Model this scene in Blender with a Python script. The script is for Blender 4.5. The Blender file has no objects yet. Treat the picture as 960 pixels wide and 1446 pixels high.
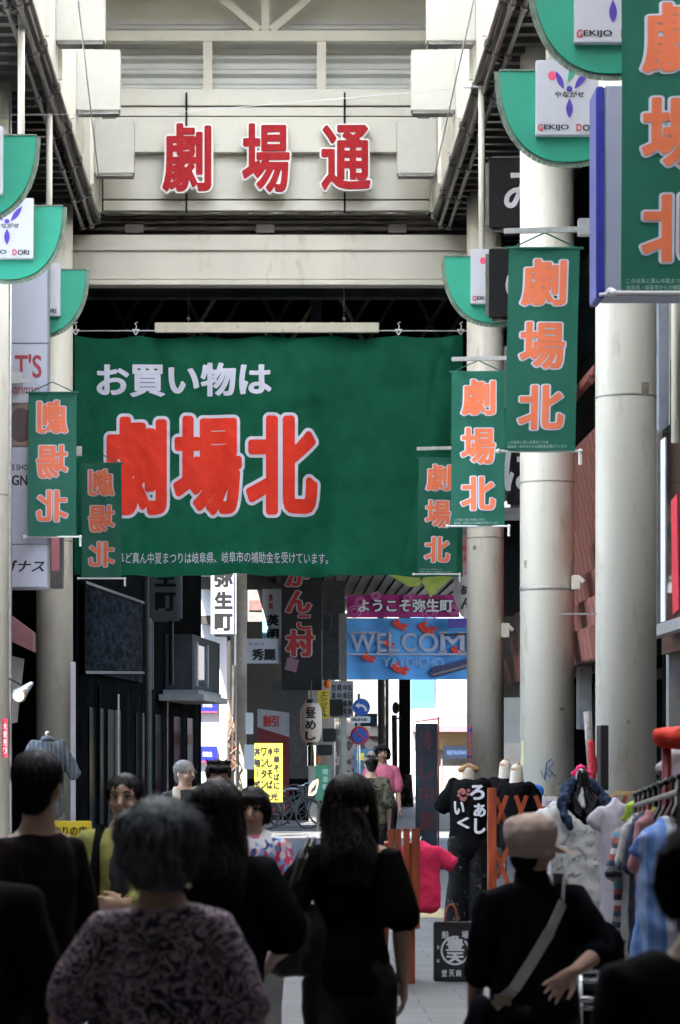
import bpy, bmesh, math, random
import numpy as np
from mathutils import Vector, Matrix, noise
random.seed(7)
SC = bpy.context.scene
COL = SC.collection
rad = math.radians

# ------------------------------------------------------------------ camera
F, VX, VY, EYE = 3744.0, 375.0, 1070.0, 1.6      # focal length in photo pixels, vanishing point, eye height
cd = bpy.data.cameras.new("camera")
cam = bpy.data.objects.new("camera", cd); COL.objects.link(cam)
cam.location = (0, 0, EYE); cam.rotation_euler = (rad(90), 0, 0)
cd.sensor_fit = 'HORIZONTAL'; cd.sensor_width = 36.0; cd.lens = 36.0 * F / 960.0
cd.shift_x = (480 - VX) / 960.0; cd.shift_y = (VY - 723) / 960.0
cd.clip_start = 0.1; cd.clip_end = 2000
cd.dof.use_dof = True; cd.dof.focus_distance = 36.0; cd.dof.aperture_fstop = 10.5
SC.camera = cam

# ------------------------------------------------------------------ sky, sun, exposure
SUN_EL, SUN_AZ = 62.0, 210.0                      # azimuth measured clockwise from +Y: sun stands behind and left
W = bpy.data.worlds.new("World"); SC.world = W; W.use_nodes = True
nt = W.node_tree; nt.nodes.clear()
sky = nt.nodes.new("ShaderNodeTexSky"); sky.sky_type = 'NISHITA'; sky.sun_disc = False
sky.sun_elevation = rad(SUN_EL); sky.sun_rotation = rad(SUN_AZ)
bg = nt.nodes.new("ShaderNodeBackground"); bg.inputs[1].default_value = 0.15
wo = nt.nodes.new("ShaderNodeOutputWorld")
nt.links.new(sky.outputs[0], bg.inputs[0]); nt.links.new(bg.outputs[0], wo.inputs[0])
sd = bpy.data.lights.new("sun", 'SUN'); sd.energy = 3.2; sd.angle = rad(0.5); sd.color = (1.0, 0.96, 0.9)
sun = bpy.data.objects.new("sun", sd); COL.objects.link(sun)
az, el = rad(SUN_AZ), rad(SUN_EL)
sdir = Vector((math.sin(az) * math.cos(el), math.cos(az) * math.cos(el), math.sin(el)))
sun.rotation_euler = sdir.to_track_quat('Z', 'Y').to_euler()
SC.view_settings.view_transform = 'Standard'; SC.view_settings.look = 'None'
SC.view_settings.exposure = 3.15; SC.view_settings.gamma = 1.0
SC.render.engine = 'CYCLES'
cy = SC.cycles
cy.use_denoising = True
cy.max_bounces = 10; cy.diffuse_bounces = 6; cy.glossy_bounces = 4; cy.transmission_bounces = 6; cy.transparent_max_bounces = 8
cy.sample_clamp_indirect = 6.0; cy.caustics_reflective = False; cy.caustics_refractive = False

# ------------------------------------------------------------------ helpers: placing
def pt(px, py, Y):
    return Vector(((px - VX) * Y / F, Y, EYE + (VY - py) * Y / F))
def X_(px, Y): return (px - VX) * Y / F
def Z_(py, Y): return EYE + (VY - py) * Y / F

# ------------------------------------------------------------------ helpers: materials
MATS = {}
def M(name, col, rough=.6, metal=0., var=.14, scale=6., bump=.0, bscale=60., spec=.5, transl=0., stretch=None, dirt=None):
    """plain surface with uneven tone (noise), optional bump, optional translucency, optional stains (colour, scale, cover)"""
    if name in MATS: return MATS[name]
    m = bpy.data.materials.new(name); m.use_nodes = True; t = m.node_tree; N = t.nodes; L = t.links
    b = N["Principled BSDF"]; b.inputs["Roughness"].default_value = rough; b.inputs["Metallic"].default_value = metal
    b.inputs["Specular IOR Level"].default_value = spec
    tc = N.new("ShaderNodeTexCoord"); mp = N.new("ShaderNodeMapping")
    L.new(tc.outputs["Object"], mp.inputs[0])
    if stretch: mp.inputs["Scale"].default_value = stretch
    n = N.new("ShaderNodeTexNoise"); n.inputs["Scale"].default_value = scale; n.inputs["Detail"].default_value = 6
    L.new(mp.outputs[0], n.inputs["Vector"])
    cr = N.new("ShaderNodeValToRGB"); e = cr.color_ramp.elements
    c0 = [max(0, c * (1 - var)) for c in col[:3]]; c1 = [min(1, c * (1 + var)) for c in col[:3]]
    e[0].position = .3; e[0].color = (*c0, 1); e[1].position = .7; e[1].color = (*c1, 1)
    L.new(n.outputs["Fac"], cr.inputs[0]); out = cr.outputs[0]
    if dirt:
        dc, ds, cover = dirt
        n2 = N.new("ShaderNodeTexNoise"); n2.inputs["Scale"].default_value = ds; n2.inputs["Detail"].default_value = 8
        n2.inputs["Roughness"].default_value = .7
        L.new(mp.outputs[0], n2.inputs["Vector"])
        c2 = N.new("ShaderNodeValToRGB"); c2.color_ramp.elements[0].position = 1 - cover; c2.color_ramp.elements[1].position = min(1, 1 - cover + .22)
        L.new(n2.outputs["Fac"], c2.inputs[0])
        mx = N.new("ShaderNodeMix"); mx.data_type = 'RGBA'
        L.new(c2.outputs[0], mx.inputs[0]); L.new(out, mx.inputs[6]); mx.inputs[7].default_value = (*dc, 1); out = mx.outputs[2]
    L.new(out, b.inputs["Base Color"])
    if bump:
        nb = N.new("ShaderNodeTexNoise"); nb.inputs["Scale"].default_value = bscale; nb.inputs["Detail"].default_value = 4
        L.new(mp.outputs[0], nb.inputs["Vector"])
        bp = N.new("ShaderNodeBump"); bp.inputs["Strength"].default_value = bump; bp.inputs["Distance"].default_value = .01
        L.new(nb.outputs["Fac"], bp.inputs["Height"]); L.new(bp.outputs[0], b.inputs["Normal"])
    if transl:
        tr = N.new("ShaderNodeBsdfTranslucent"); L.new(out, tr.inputs[0])
        ms = N.new("ShaderNodeMixShader"); ms.inputs[0].default_value = transl
        o = N["Material Output"]; L.new(b.outputs[0], ms.inputs[1]); L.new(tr.outputs[0], ms.inputs[2]); L.new(ms.outputs[0], o.inputs[0])
    MATS[name] = m
    return m
def Mpat(name, cols, scale=20., kind='noise', stops=None, rough=.85, stretch=None, dist=0., var=None):
    """printed or woven pattern: several colours over a noise, voronoi or wave (stripes) texture"""
    m = bpy.data.materials.new(name); m.use_nodes = True; t = m.node_tree; N = t.nodes; L = t.links
    b = N["Principled BSDF"]; b.inputs["Roughness"].default_value = rough; b.inputs["Specular IOR Level"].default_value = .2
    tc = N.new("ShaderNodeTexCoord"); mp = N.new("ShaderNodeMapping"); L.new(tc.outputs["Object"], mp.inputs[0])
    if stretch: mp.inputs["Scale"].default_value = stretch
    if kind == 'noise':
        n = N.new("ShaderNodeTexNoise"); n.inputs["Detail"].default_value = 3; n.inputs["Distortion"].default_value = dist; o = n.outputs["Fac"]
    elif kind == 'voronoi':
        n = N.new("ShaderNodeTexVoronoi"); o = n.outputs["Distance"]
    elif kind == 'cells':
        n = N.new("ShaderNodeTexVoronoi"); o = None
    else:
        n = N.new("ShaderNodeTexWave"); n.bands_direction = kind; n.inputs["Distortion"].default_value = dist; o = n.outputs["Fac"]
    n.inputs["Scale"].default_value = scale; L.new(mp.outputs[0], n.inputs["Vector"])
    if o is None:
        sp = N.new("ShaderNodeSeparateColor"); L.new(n.outputs["Color"], sp.inputs[0]); o = sp.outputs[0]
    cr = N.new("ShaderNodeValToRGB"); cr.color_ramp.interpolation = 'CONSTANT' if kind in ('cells',) else 'LINEAR'
    stops = stops or [i / max(1, len(cols) - 1) for i in range(len(cols))]
    e = cr.color_ramp.elements
    while len(e) < len(cols): e.new(.5)
    for i, (p, c) in enumerate(zip(stops, cols)): e[i].position = p; e[i].color = (*c, 1)
    L.new(o, cr.inputs[0]); L.new(cr.outputs[0], b.inputs["Base Color"])
    return m

# ------------------------------------------------------------------ helpers: meshes and objects
def box(bm, x0, x1, y0, y1, z0, z1, rot=None, piv=None):
    vs = [bm.verts.new(v) for v in ((x0,y0,z0),(x1,y0,z0),(x1,y1,z0),(x0,y1,z0),(x0,y0,z1),(x1,y0,z1),(x1,y1,z1),(x0,y1,z1))]
    for f in ((3,2,1,0),(4,5,6,7),(0,1,5,4),(1,2,6,5),(2,3,7,6),(3,0,4,7)): bm.faces.new([vs[i] for i in f])
    if rot is not None: bmesh.ops.rotate(bm, verts=vs, cent=piv or Vector(((x0+x1)/2,(y0+y1)/2,(z0+z1)/2)), matrix=rot)
    return vs
def bar(bm, a, b, w, h=None, up=Vector((0,0,1))):
    """straight rectangular bar from a to b"""
    a, b = Vector(a), Vector(b); h = h or w; t = (b - a).normalized()
    if abs(t.dot(up)) > .95: up = Vector((0,1,0))
    u = t.cross(up).normalized(); v = u.cross(t)
    vs = [bm.verts.new(p + u*sx*w/2 + v*sz*h/2) for p in (a, b) for sx, sz in ((-1,-1),(1,-1),(1,1),(-1,1))]
    for f in ((0,1,2,3),(7,6,5,4),(0,4,5,1),(1,5,6,2),(2,6,7,3),(3,7,4,0)): bm.faces.new([vs[i] for i in f])
def chain(bm, pts, rads, seg=14, side=None, caps=True):
    """lofted closed tube with elliptical rings and rounded ends"""
    pts = [Vector(p) for p in pts]; rads = [(r, r) if isinstance(r, (int, float)) else r for r in rads]
    n = len(pts); T = []
    for i in range(n):
        d = pts[min(i+1, n-1)] - pts[max(i-1, 0)]; T.append(d.normalized() if d.length > 1e-9 else Vector((0,0,1)))
    u = None; rings = []
    P = list(zip(pts, rads, T))
    if caps:
        r0 = min(rads[0]); r1 = min(rads[-1])
        P = [(pts[0]-T[0]*r0*.92, (rads[0][0]*.38, rads[0][1]*.38), T[0]), (pts[0]-T[0]*r0*.6, (rads[0][0]*.8, rads[0][1]*.8), T[0])] + P + \
            [(pts[-1]+T[-1]*r1*.6, (rads[-1][0]*.8, rads[-1][1]*.8), T[-1]), (pts[-1]+T[-1]*r1*.92, (rads[-1][0]*.38, rads[-1][1]*.38), T[-1])]
    for p, (a, b), t in P:
        if side is not None: u = Vector(side) - t*Vector(side).dot(t)
        elif u is None: u = t.orthogonal()
        else: u = u - t*u.dot(t)
        if u.length < 1e-6: u = t.orthogonal()
        u = u.normalized(); v = t.cross(u)
        rings.append([bm.verts.new(p + u*a*math.cos(2*math.pi*k/seg) + v*b*math.sin(2*math.pi*k/seg)) for k in range(seg)])
    for i in range(len(rings)-1):
        for k in range(seg):
            bm.faces.new((rings[i][k], rings[i][(k+1)%seg], rings[i+1][(k+1)%seg], rings[i+1][k]))
    bm.faces.new(list(reversed(rings[0]))); bm.faces.new(rings[-1])
def tube(bm, pts, r, seg=8): chain(bm, pts, [r]*len(pts), seg, caps=False)
def ball(bm, c, r, rot=None, u=16, v=10):
    r = (r, r, r) if isinstance(r, (int, float)) else r
    m = Matrix.Translation(Vector(c)) @ (rot.to_4x4() if rot is not None else Matrix.Identity(4)) @ Matrix.Diagonal((*r, 1))
    bmesh.ops.create_uvsphere(bm, u_segments=u, v_segments=v, radius=1, matrix=m)
def cyl(bm, c, r, z0, z1, seg=40, r2=None):
    tube_pts = []
    lo = [bm.verts.new((c[0]+r*math.cos(2*math.pi*k/seg), c[1]+r*math.sin(2*math.pi*k/seg), z0)) for k in range(seg)]
    q = r2 or r
    hi = [bm.verts.new((c[0]+q*math.cos(2*math.pi*k/seg), c[1]+q*math.sin(2*math.pi*k/seg), z1)) for k in range(seg)]
    for k in range(seg): bm.faces.new((lo[k], lo[(k+1)%seg], hi[(k+1)%seg], hi[k]))
    bm.faces.new(list(reversed(lo))); bm.faces.new(hi)
def prism(bm, poly, y0, y1):
    """extrude an XZ outline from y0 to y1"""
    a = [bm.verts.new((x, y0, z)) for x, z in poly]; b = [bm.verts.new((x, y1, z)) for x, z in poly]
    bm.faces.new(a); bm.faces.new(list(reversed(b))); n = len(poly)
    for i in range(n): bm.faces.new((a[i], b[i], b[(i+1)%n], a[(i+1)%n]))
def wloc(o):
    v = Vector((0,0,0))
    while o is not None: v = v + o.location; o = o.parent
    return v
def obj(name, bm, mat, parent=None, smooth=False, bevel=0., local=False, label=None, cat=None, group=None, kind=None):
    if isinstance(bm, bpy.types.Mesh): me = bm; me.name = name
    else:
        if not any(isinstance(f, float) for f in ()): bmesh.ops.recalc_face_normals(bm, faces=bm.faces[:])
        if bevel: bmesh.ops.bevel(bm, geom=bm.edges[:], offset=bevel, segments=2, affect='EDGES', clamp_overlap=True)
        me = bpy.data.meshes.new(name); bm.to_mesh(me); bm.free()
    if me.materials: me.materials.clear()
    me.materials.append(mat)
    if smooth:
        for p in me.polygons: p.use_smooth = True
    o = bpy.data.objects.new(name, me); COL.objects.link(o)
    if parent is not None:
        o.parent = parent
        if not local: me.transform(Matrix.Translation(-wloc(parent)))
    elif not local and me.vertices:
        c = [v.co for v in me.vertices]
        base = Vector(((min(v.x for v in c)+max(v.x for v in c))/2, (min(v.y for v in c)+max(v.y for v in c))/2, min(v.z for v in c)))
        me.transform(Matrix.Translation(-base)); o.location = base
    if label: o['label'] = label
    if cat: o['category'] = cat
    if group: o['group'] = group
    if kind: o['kind'] = kind
    return o
def thing(name, label, cat, loc=(0,0,0), rz=0., group=None):
    o = bpy.data.objects.new(name, None); COL.objects.link(o); o.empty_display_size = .2
    o.location = loc; o.rotation_euler = (0, 0, rz); o['label'] = label; o['category'] = cat
    if group: o['group'] = group
    return o
def dup(root, loc, rz=None, label=None):
    r = root.copy(); COL.objects.link(r); r.location = loc
    if rz is not None: r.rotation_euler = (0, 0, rz)
    if label: r['label'] = label
    for ch in list(root.children):
        c = ch.copy(); COL.objects.link(c); c.parent = r
        for g in list(ch.children):
            d = g.copy(); COL.objects.link(d); d.parent = c
    return r
NB = bmesh.new
def remesh(bm, voxel, smooth=6, fold=None):
    """union of overlapping closed tubes into one continuous skin; fold(co, n) -> offset along the normal"""
    bmesh.ops.recalc_face_normals(bm, faces=bm.faces[:])
    me = bpy.data.meshes.new("tmp"); bm.to_mesh(me); bm.free()
    o = bpy.data.objects.new("tmp", me); COL.objects.link(o)
    r = o.modifiers.new("r", 'REMESH'); r.mode = 'VOXEL'; r.voxel_size = voxel
    if smooth:
        s = o.modifiers.new("s", 'SMOOTH'); s.factor = .5; s.iterations = smooth
    dg = bpy.context.evaluated_depsgraph_get(); dg.update()
    out = bpy.data.meshes.new_from_object(o.evaluated_get(dg))
    bpy.data.objects.remove(o); bpy.data.meshes.remove(me)
    if fold:
        ns = [v.normal.copy() for v in out.vertices]
        for v, n in zip(out.vertices, ns): v.co = v.co + n * fold(v.co, n)
    for p in out.polygons: p.use_smooth = True
    return out

# ------------------------------------------------------------------ helpers: writing
_glyph = {}
def raw_text(body, off):
    k = (body, round(off, 4))
    if k in _glyph: return _glyph[k]
    c = bpy.data.curves.new('t', 'FONT'); c.body = body; c.size = 1; c.offset = off; c.resolution_u = 4
    o = bpy.data.objects.new('t', c); COL.objects.link(o)
    dg = bpy.context.evaluated_depsgraph_get(); dg.update()
    m = bpy.data.meshes.new_from_object(o.evaluated_get(dg))
    V = [(v.co.x, v.co.y) for v in m.vertices]; Fc = [tuple(p.vertices) for p in m.polygons]
    bpy.data.objects.remove(o); bpy.data.curves.remove(c); bpy.data.meshes.remove(m)
    _glyph[k] = (V, Fc); return _glyph[k]
_sdf = {}; ANIS = 1.45
def sdf_of(body):
    """signed distance (negative inside) of the written outline on a fine grid, for clean bold and outline weights"""
    if body in _sdf: return _sdf[body]
    V, Fc = raw_text(body, 0.); V = np.array(V); V[:,1] *= ANIS; pad = .16; st = 1/88.
    E = {}
    for f in Fc:
        for i in range(len(f)):
            e = (f[i], f[(i+1) % len(f)]); k = tuple(sorted(e)); E[k] = E.get(k, 0)+1
    ed = np.array([k for k, n in E.items() if n == 1])
    tris = np.array([(f[0], f[i], f[i+1]) for f in Fc for i in range(1, len(f)-1)])
    x0, y0 = V.min(0)-pad; x1, y1 = V.max(0)+pad
    gx = np.arange(x0, x1+st, st); gy = np.arange(y0, y1+st, st); D = np.full((len(gx), len(gy)), 9.)
    PA, PB = V[ed[:,0]], V[ed[:,1]]; T0, T1, T2 = V[tris[:,0]], V[tris[:,1]], V[tris[:,2]]
    for c in range(0, len(gx), 24):
        xs = gx[c:c+24]; lo, hi = xs[0]-pad-.06, xs[-1]+pad+.06
        m = (np.minimum(PA[:,0],PB[:,0]) < hi) & (np.maximum(PA[:,0],PB[:,0]) > lo)
        P = np.stack(np.meshgrid(xs, gy, indexing='ij'), -1).reshape(-1, 2)
        if not m.any(): continue
        a, b = PA[m], PB[m]; d = b-a; L = (d**2).sum(1)+1e-12; best = np.full(len(P), 81.)
        for q in range(0, len(a), 160):
            ap = P[:,None,:]-a[None,q:q+160]; t = np.clip((ap*d[None,q:q+160]).sum(-1)/L[None,q:q+160], 0, 1)
            best = np.minimum(best, ((ap-t[...,None]*d[None,q:q+160])**2).sum(-1).min(1))
        m = (np.minimum(np.minimum(T0[:,0],T1[:,0]),T2[:,0]) <= xs[-1]) & (np.maximum(np.maximum(T0[:,0],T1[:,0]),T2[:,0]) >= xs[0])
        ins = np.zeros(len(P), bool)
        a, b, c3 = T0[m], T1[m], T2[m]
        for q in range(0, len(a), 200):
            A, B, C = a[None,q:q+200], b[None,q:q+200], c3[None,q:q+200]; p = P[:,None,:]
            cr = lambda u, v: u[...,0]*v[...,1]-u[...,1]*v[...,0]
            s0, s1, s2 = cr(B-A, p-A), cr(C-B, p-B), cr(A-C, p-C)
            ins |= (((s0 >= 0)&(s1 >= 0)&(s2 >= 0))|((s0 <= 0)&(s1 <= 0)&(s2 <= 0))).any(1)
        D[c:c+24] = (np.sqrt(best)*np.where(ins, -1, 1)).reshape(len(xs), -1)
    gy = gy/ANIS; _sdf[body] = (gx, gy, D); return _sdf[body]
def sdf_faces(body, off, run=5):
    """filled outline grown by off: list of polygons (x, y)"""
    gx, gy, D = sdf_of(body); D = D-off; out = []; nx, ny = D.shape
    ins = D < 0; full = ins[:-1,:-1]&ins[1:,:-1]&ins[1:,1:]&ins[:-1,1:]; some = (ins[:-1,:-1]|ins[1:,:-1]|ins[1:,1:]|ins[:-1,1:]) & ~full
    for j in range(ny-1):
        i = 0
        while i < nx-1:
            if full[i,j]:
                k = i
                while k < nx-1 and full[k,j] and k-i < run: k += 1
                out.append([(gx[i],gy[j]),(gx[k],gy[j]),(gx[k],gy[j+1]),(gx[i],gy[j+1])]); i = k; continue
            i += 1
    for i, j in zip(*np.nonzero(some)):
        cs = [(i,j),(i+1,j),(i+1,j+1),(i,j+1)]; poly = []
        for q in range(4):
            p, r = cs[q], cs[(q+1)%4]; dp, dr = D[p], D[r]; P = (gx[p[0]], gy[p[1]]); R = (gx[r[0]], gy[r[1]])
            if dp < 0: poly.append(P)
            if (dp < 0) != (dr < 0): t = dp/(dp-dr); poly.append((P[0]+(R[0]-P[0])*t, P[1]+(R[1]-P[1])*t))
        if len(poly) >= 3: out.append(poly)
    return out
def text(bm, body, x0, z0, x1, z1, y=0., bold=.0, grow=0., mirror=False, slant=0., wave=None, step=.1, cut=True, depth=0.):
    """writing fitted to a box in the XZ plane, facing -Y; wave(x,z) bends it with the cloth it is printed on"""
    V, Fc = raw_text(body, 0.)
    if not V: return
    a0 = min(v[0] for v in V)-bold; a1 = max(v[0] for v in V)+bold; b0 = min(v[1] for v in V)-bold; b1 = max(v[1] for v in V)+bold
    sx = (x1-x0)/max(1e-6, a1-a0); sz = (z1-z0)/max(1e-6, b1-b0); tb = bmesh.new(); off = bold+grow; idx = {}
    def vert(a, b):
        k = (round(a, 5), round(b, 5))
        if k not in idx:
            x = x0+(a-a0)*sx; z = z0+(b-b0)*sz; x += slant*(z-z0)
            if mirror: x = x0+x1-x
            idx[k] = tb.verts.new((x, 0, z))
        return idx[k]
    polys = sdf_faces(body, off) if abs(off) > .011 else [[V[i] for i in f] for f in Fc]
    for p in polys:
        q = []
        for c in p:
            v = vert(*c)
            if v not in q: q.append(v)
        if len(q) >= 3:
            try: tb.faces.new(q)
            except ValueError: pass
    if wave and abs(off) <= .011:
        for ax, lo, hi in ((0, x0-.05, x1+.05), (2, z0-.05, z1+.05)):
            k = math.floor(lo/step)*step
            while k < hi:
                no = Vector((0,0,0)); no[ax] = 1; co = Vector((0,0,0)); co[ax] = k
                bmesh.ops.bisect_plane(tb, geom=tb.verts[:]+tb.edges[:]+tb.faces[:], plane_co=co, plane_no=no); k += step
        bmesh.ops.triangulate(tb, faces=[f for f in tb.faces if len(f.verts) > 4])
    for v in tb.verts: v.co.y = y + (wave(v.co.x, v.co.z) if wave else 0.)
    tb.normal_update()
    flip = [f for f in tb.faces if f.normal.y > 0]
    if flip: bmesh.ops.reverse_faces(tb, faces=flip)
    if depth:
        r = bmesh.ops.extrude_face_region(tb, geom=tb.faces[:])
        for v in [g for g in r['geom'] if isinstance(g, bmesh.types.BMVert)]: v.co.y -= depth
        bmesh.ops.recalc_face_normals(tb, faces=tb.faces[:])
    idx = {}
    for v in tb.verts: idx[v] = bm.verts.new(v.co)
    for f in tb.faces: bm.faces.new([idx[v] for v in f.verts])
    tb.free()
def vtext(bm, s, xc, z0, z1, w, fill=.82, **k):
    """characters one under the other"""
    p = (z1-z0)/len(s)
    for i, ch in enumerate(s):
        if ch == ' ': continue
        zt = z1 - i*p - p*(1-fill)/2
        small = ch in 'っょゃゅェッャ'
        ww = w*(.7 if small else 1)
        if ch in 'ー一|': text(bm, '|', xc-w*.08, zt-p*fill, xc+w*.08, zt, **k)
        else: text(bm, ch, xc-ww/2, zt-p*fill, xc+ww/2, zt, **k)
def textobj(name, mat, parent, calls, local=False):
    bm = NB()
    for c in calls:
        a, k = c[0], c[1] if len(c) > 1 else {}
        (vtext if k.pop('v', False) else text)(bm, *a, **k)
    me = bpy.data.meshes.new(name); bm.to_mesh(me); bm.free()
    return obj(name, me, mat, parent, local=local)
# ------------------------------------------------------------------ materials
cream = M("cream paint", (.62,.59,.50), .5, var=.06, scale=1.5, bump=.05, dirt=((.40,.31,.19), 2.4, .42), stretch=(1,1,.35))
colm = M("column paint", (.70,.665,.57), .42, var=.05, scale=1.2, bump=.06, bscale=25, dirt=((.46,.39,.28), 5.0, .45), stretch=(1,1,.25))
hcream = M("header panel", (.60,.58,.495), .4, var=.05, scale=1., dirt=((.40,.34,.24), 1.8, .40), stretch=(1,1,.5))
hdark = M("shaded metal", (.07,.066,.06), .7, var=.2, scale=3, spec=.15)
steel = M("dark steel", (.16,.15,.14), .35, .8, var=.2, scale=8)
rust = M("brown steel", (.085,.07,.058), .5, .3, var=.3, scale=5)
galv = M("galvanised", (.48,.48,.48), .4, .6, var=.15, scale=12)
chrome = M("chrome", (.7,.7,.72), .12, 1., var=.05)
black = M("black plastic", (.012,.012,.013), .4, var=.2)
blackgl = M("black gloss", (.008,.008,.009), .08, var=.2)
white = M("white plastic", (.74,.74,.73), .4, var=.05)
ink = M("black ink", (.012,.012,.014), .6, var=.1)
inkw = M("white ink", (.72,.73,.78), .6, var=.05)
redletter = M("red letter", (.36,.007,.012), .5, var=.3, scale=30, spec=.15)
baffle = M("baffle panel", (.44,.43,.38), .5, var=.04, dirt=((.35,.31,.24), 2.5, .25))
rimw = M("letter rim", (.75,.74,.70), .4, var=.05)
bgreen = M("green banner cloth", (.012,.145,.078), .8, var=.12, scale=3, bump=.12, bscale=180, spec=.15, transl=.35)
bgreen2 = M("green vinyl", (.016,.138,.09), .6, var=.06, scale=3, spec=.3, transl=.15)
bgreen3 = M("dark green vinyl back", (.011,.105,.068), .6, var=.08, scale=3, spec=.3, transl=.1)
orange = M("orange print", (.88,.15,.06), .7, var=.05, spec=.2)
orange2 = M("pale orange print", (.88,.22,.10), .7, var=.05, spec=.2)
orange3 = M("shown through orange print", (.62,.15,.075), .7, var=.05, spec=.2)
lilac = M("lilac white print", (.66,.68,.80), .7, var=.04, spec=.2)
paleg = M("pale lettering", (.42,.55,.52), .7, var=.05, spec=.2)
signgreen = M("green sign face", (.012,.30,.19), .45, var=.08, scale=3, dirt=((.03,.16,.10), 4, .3))
plate = M("sign plate", (.50,.50,.55), .35, var=.03)
purple = M("purple print", (.075,.035,.36), .5); pinkp = M("pink print", (.8,.08,.16), .5); redp = M("red print", (.55,.03,.05), .5); greenp = M("green print", (.02,.35,.2), .5)
wood = M("orange stained wood", (.30,.062,.018), .55, var=.35, scale=4, stretch=(6,6,.6), bump=.15, bscale=14)
woodr = M("red stained lattice", (.42,.075,.025), .6, var=.3, scale=5, stretch=(4,4,.8), bump=.1)
wallg = M("grey render", (.22,.21,.20), .85, var=.15, scale=2, bump=.2, dirt=((.10,.09,.08), 1.2, .45))
walld = M("dark shop wall", (.05,.047,.045), .7, var=.3, scale=2, bump=.2)
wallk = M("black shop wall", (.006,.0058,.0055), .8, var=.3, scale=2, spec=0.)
wallb = M("beige wall", (.45,.41,.34), .8, var=.08, scale=2, dirt=((.28,.24,.19), 1.5, .3))
wallw = M("white wall", (.76,.77,.78), .7, var=.05, scale=2)
glass = M("shop glass", (.006,.007,.008), .15, var=.2, spec=.05)
brown = M("brown panel", (.07,.035,.025), .6, var=.2)

def paving():
    m = bpy.data.materials.new("paving"); m.use_nodes = True; t = m.node_tree; N = t.nodes; L = t.links
    b = N["Principled BSDF"]; b.inputs["Roughness"].default_value = .55
    tc = N.new("ShaderNodeTexCoord"); mp = N.new("ShaderNodeMapping"); mp.inputs["Scale"].default_value = (1, 1, 1)
    br = N.new("ShaderNodeTexBrick"); br.inputs["Scale"].default_value = 1; br.inputs["Brick Width"].default_value = .6; br.inputs["Row Height"].default_value = .3
    br.inputs["Mortar Size"].default_value = .006; br.inputs["Color1"].default_value = (.20,.205,.215,1); br.inputs["Color2"].default_value = (.16,.165,.175,1); br.inputs["Mortar"].default_value = (.06,.06,.06,1)
    n = N.new("ShaderNodeTexNoise"); n.inputs["Scale"].default_value = 1.3; n.inputs["Detail"].default_value = 8
    mx = N.new("ShaderNodeMix"); mx.data_type = 'RGBA'; mx.blend_type = 'MULTIPLY'; mx.inputs[0].default_value = .6
    L.new(tc.outputs["Object"], mp.inputs[0]); L.new(mp.outputs[0], br.inputs["Vector"]); L.new(mp.outputs[0], n.inputs["Vector"])
    L.new(br.outputs["Color"], mx.inputs[6]); L.new(n.outputs["Color"], mx.inputs[7]); 
    hs = N.new("ShaderNodeHueSaturation"); hs.inputs["Saturation"].default_value = .25; hs.inputs["Value"].default_value = .85
    L.new(mx.outputs[2], hs.inputs["Color"]); L.new(hs.outputs[0], b.inputs["Base Color"])
    bp = N.new("ShaderNodeBump"); bp.inputs["Strength"].default_value = .4; bp.inputs["Distance"].default_value = .004
    L.new(br.outputs["Fac"], bp.inputs["Height"]); bp.invert = True; L.new(bp.outputs[0], b.inputs["Normal"])
    return m
def skylight_mat():
    m = bpy.data.materials.new("skylight panel"); m.use_nodes = True; t = m.node_tree; N = t.nodes; L = t.links
    N.remove(N["Principled BSDF"]); o = N["Material Output"]
    tr = N.new("ShaderNodeBsdfTranslucent"); tr.inputs[0].default_value = (.95,.95,.94,1)
    df = N.new("ShaderNodeBsdfDiffuse"); df.inputs[0].default_value = (.9,.9,.9,1)
    ms = N.new("ShaderNodeMixShader"); ms.inputs[0].default_value = .2
    L.new(tr.outputs[0], ms.inputs[1]); L.new(df.outputs[0], ms.inputs[2]); L.new(ms.outputs[0], o.inputs[0])
    return m

# ------------------------------------------------------------------ setting: ground and roofs
def sheet(name, x0, x1, y0, y1, z, mat, kind='structure', **k):
    bm = NB(); bm.faces.new([bm.verts.new(v) for v in ((x0,y0,z),(x1,y0,z),(x1,y1,z),(x0,y1,z))])
    return obj(name, bm, mat, kind=kind, **k)
sheet("ground", -400, 400, -60, 700, -.004, M("asphalt", (.06,.06,.062), .8, var=.2, scale=3, bump=.3, bscale=90))
pav = sheet("pavement", -4.6, 12, -22, 120, 0, paving())
tact = M("tactile yellow", (.38,.30,.15), .7, var=.15, scale=8, dirt=((.2,.18,.14), 6, .5))
y0 = F*EYE/(1297-VY); y1 = F*EYE/(1285-VY)
sheet("tactile_strip", -2.6, 2.6, y0, y1, .004, tact)
sheet("bounce_lane", -60, -4.605, 20, 31, .002, M("bounce concrete", (.38,.36,.33), .8, var=.12, scale=2))  # unseen lane added so its sunlit floor bounces light onto the right columns
for Yk, nm in ((58.5, "crossing_kerb"), (50.0, "crossing_kerb")):
    bm = NB(); box(bm, -3.2, 9, Yk, Yk+.15, 0, .012); obj(nm, bm, M("kerb stone", (.35,.34,.32), .8), kind='structure')
bm = NB()                                               # arcade roof: deck over the near end, soffits beside the nave
SK0, SK1, SKZ = 5.6, 38.0, 13.6
box(bm, -4.4, 4.4, -22, SK0, 10.0, 10.2)
for s in (-1, 1):
    box(bm, min(s*2.62, s*(5.3 if s < 0 else 4.5)), max(s*2.62, s*(5.3 if s < 0 else 4.5)), SK0, 46, 10.02, 10.18)  # left eave reaches out further, unseen, to shade what stands near the lane
    x = -4.4 if s < 0 else 2.7
    y = SK0+.5
    while y < 45.5:
        box(bm, x+.05, x+1.6, y, y+.12, 9.93, 10.0); y += .42
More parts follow.
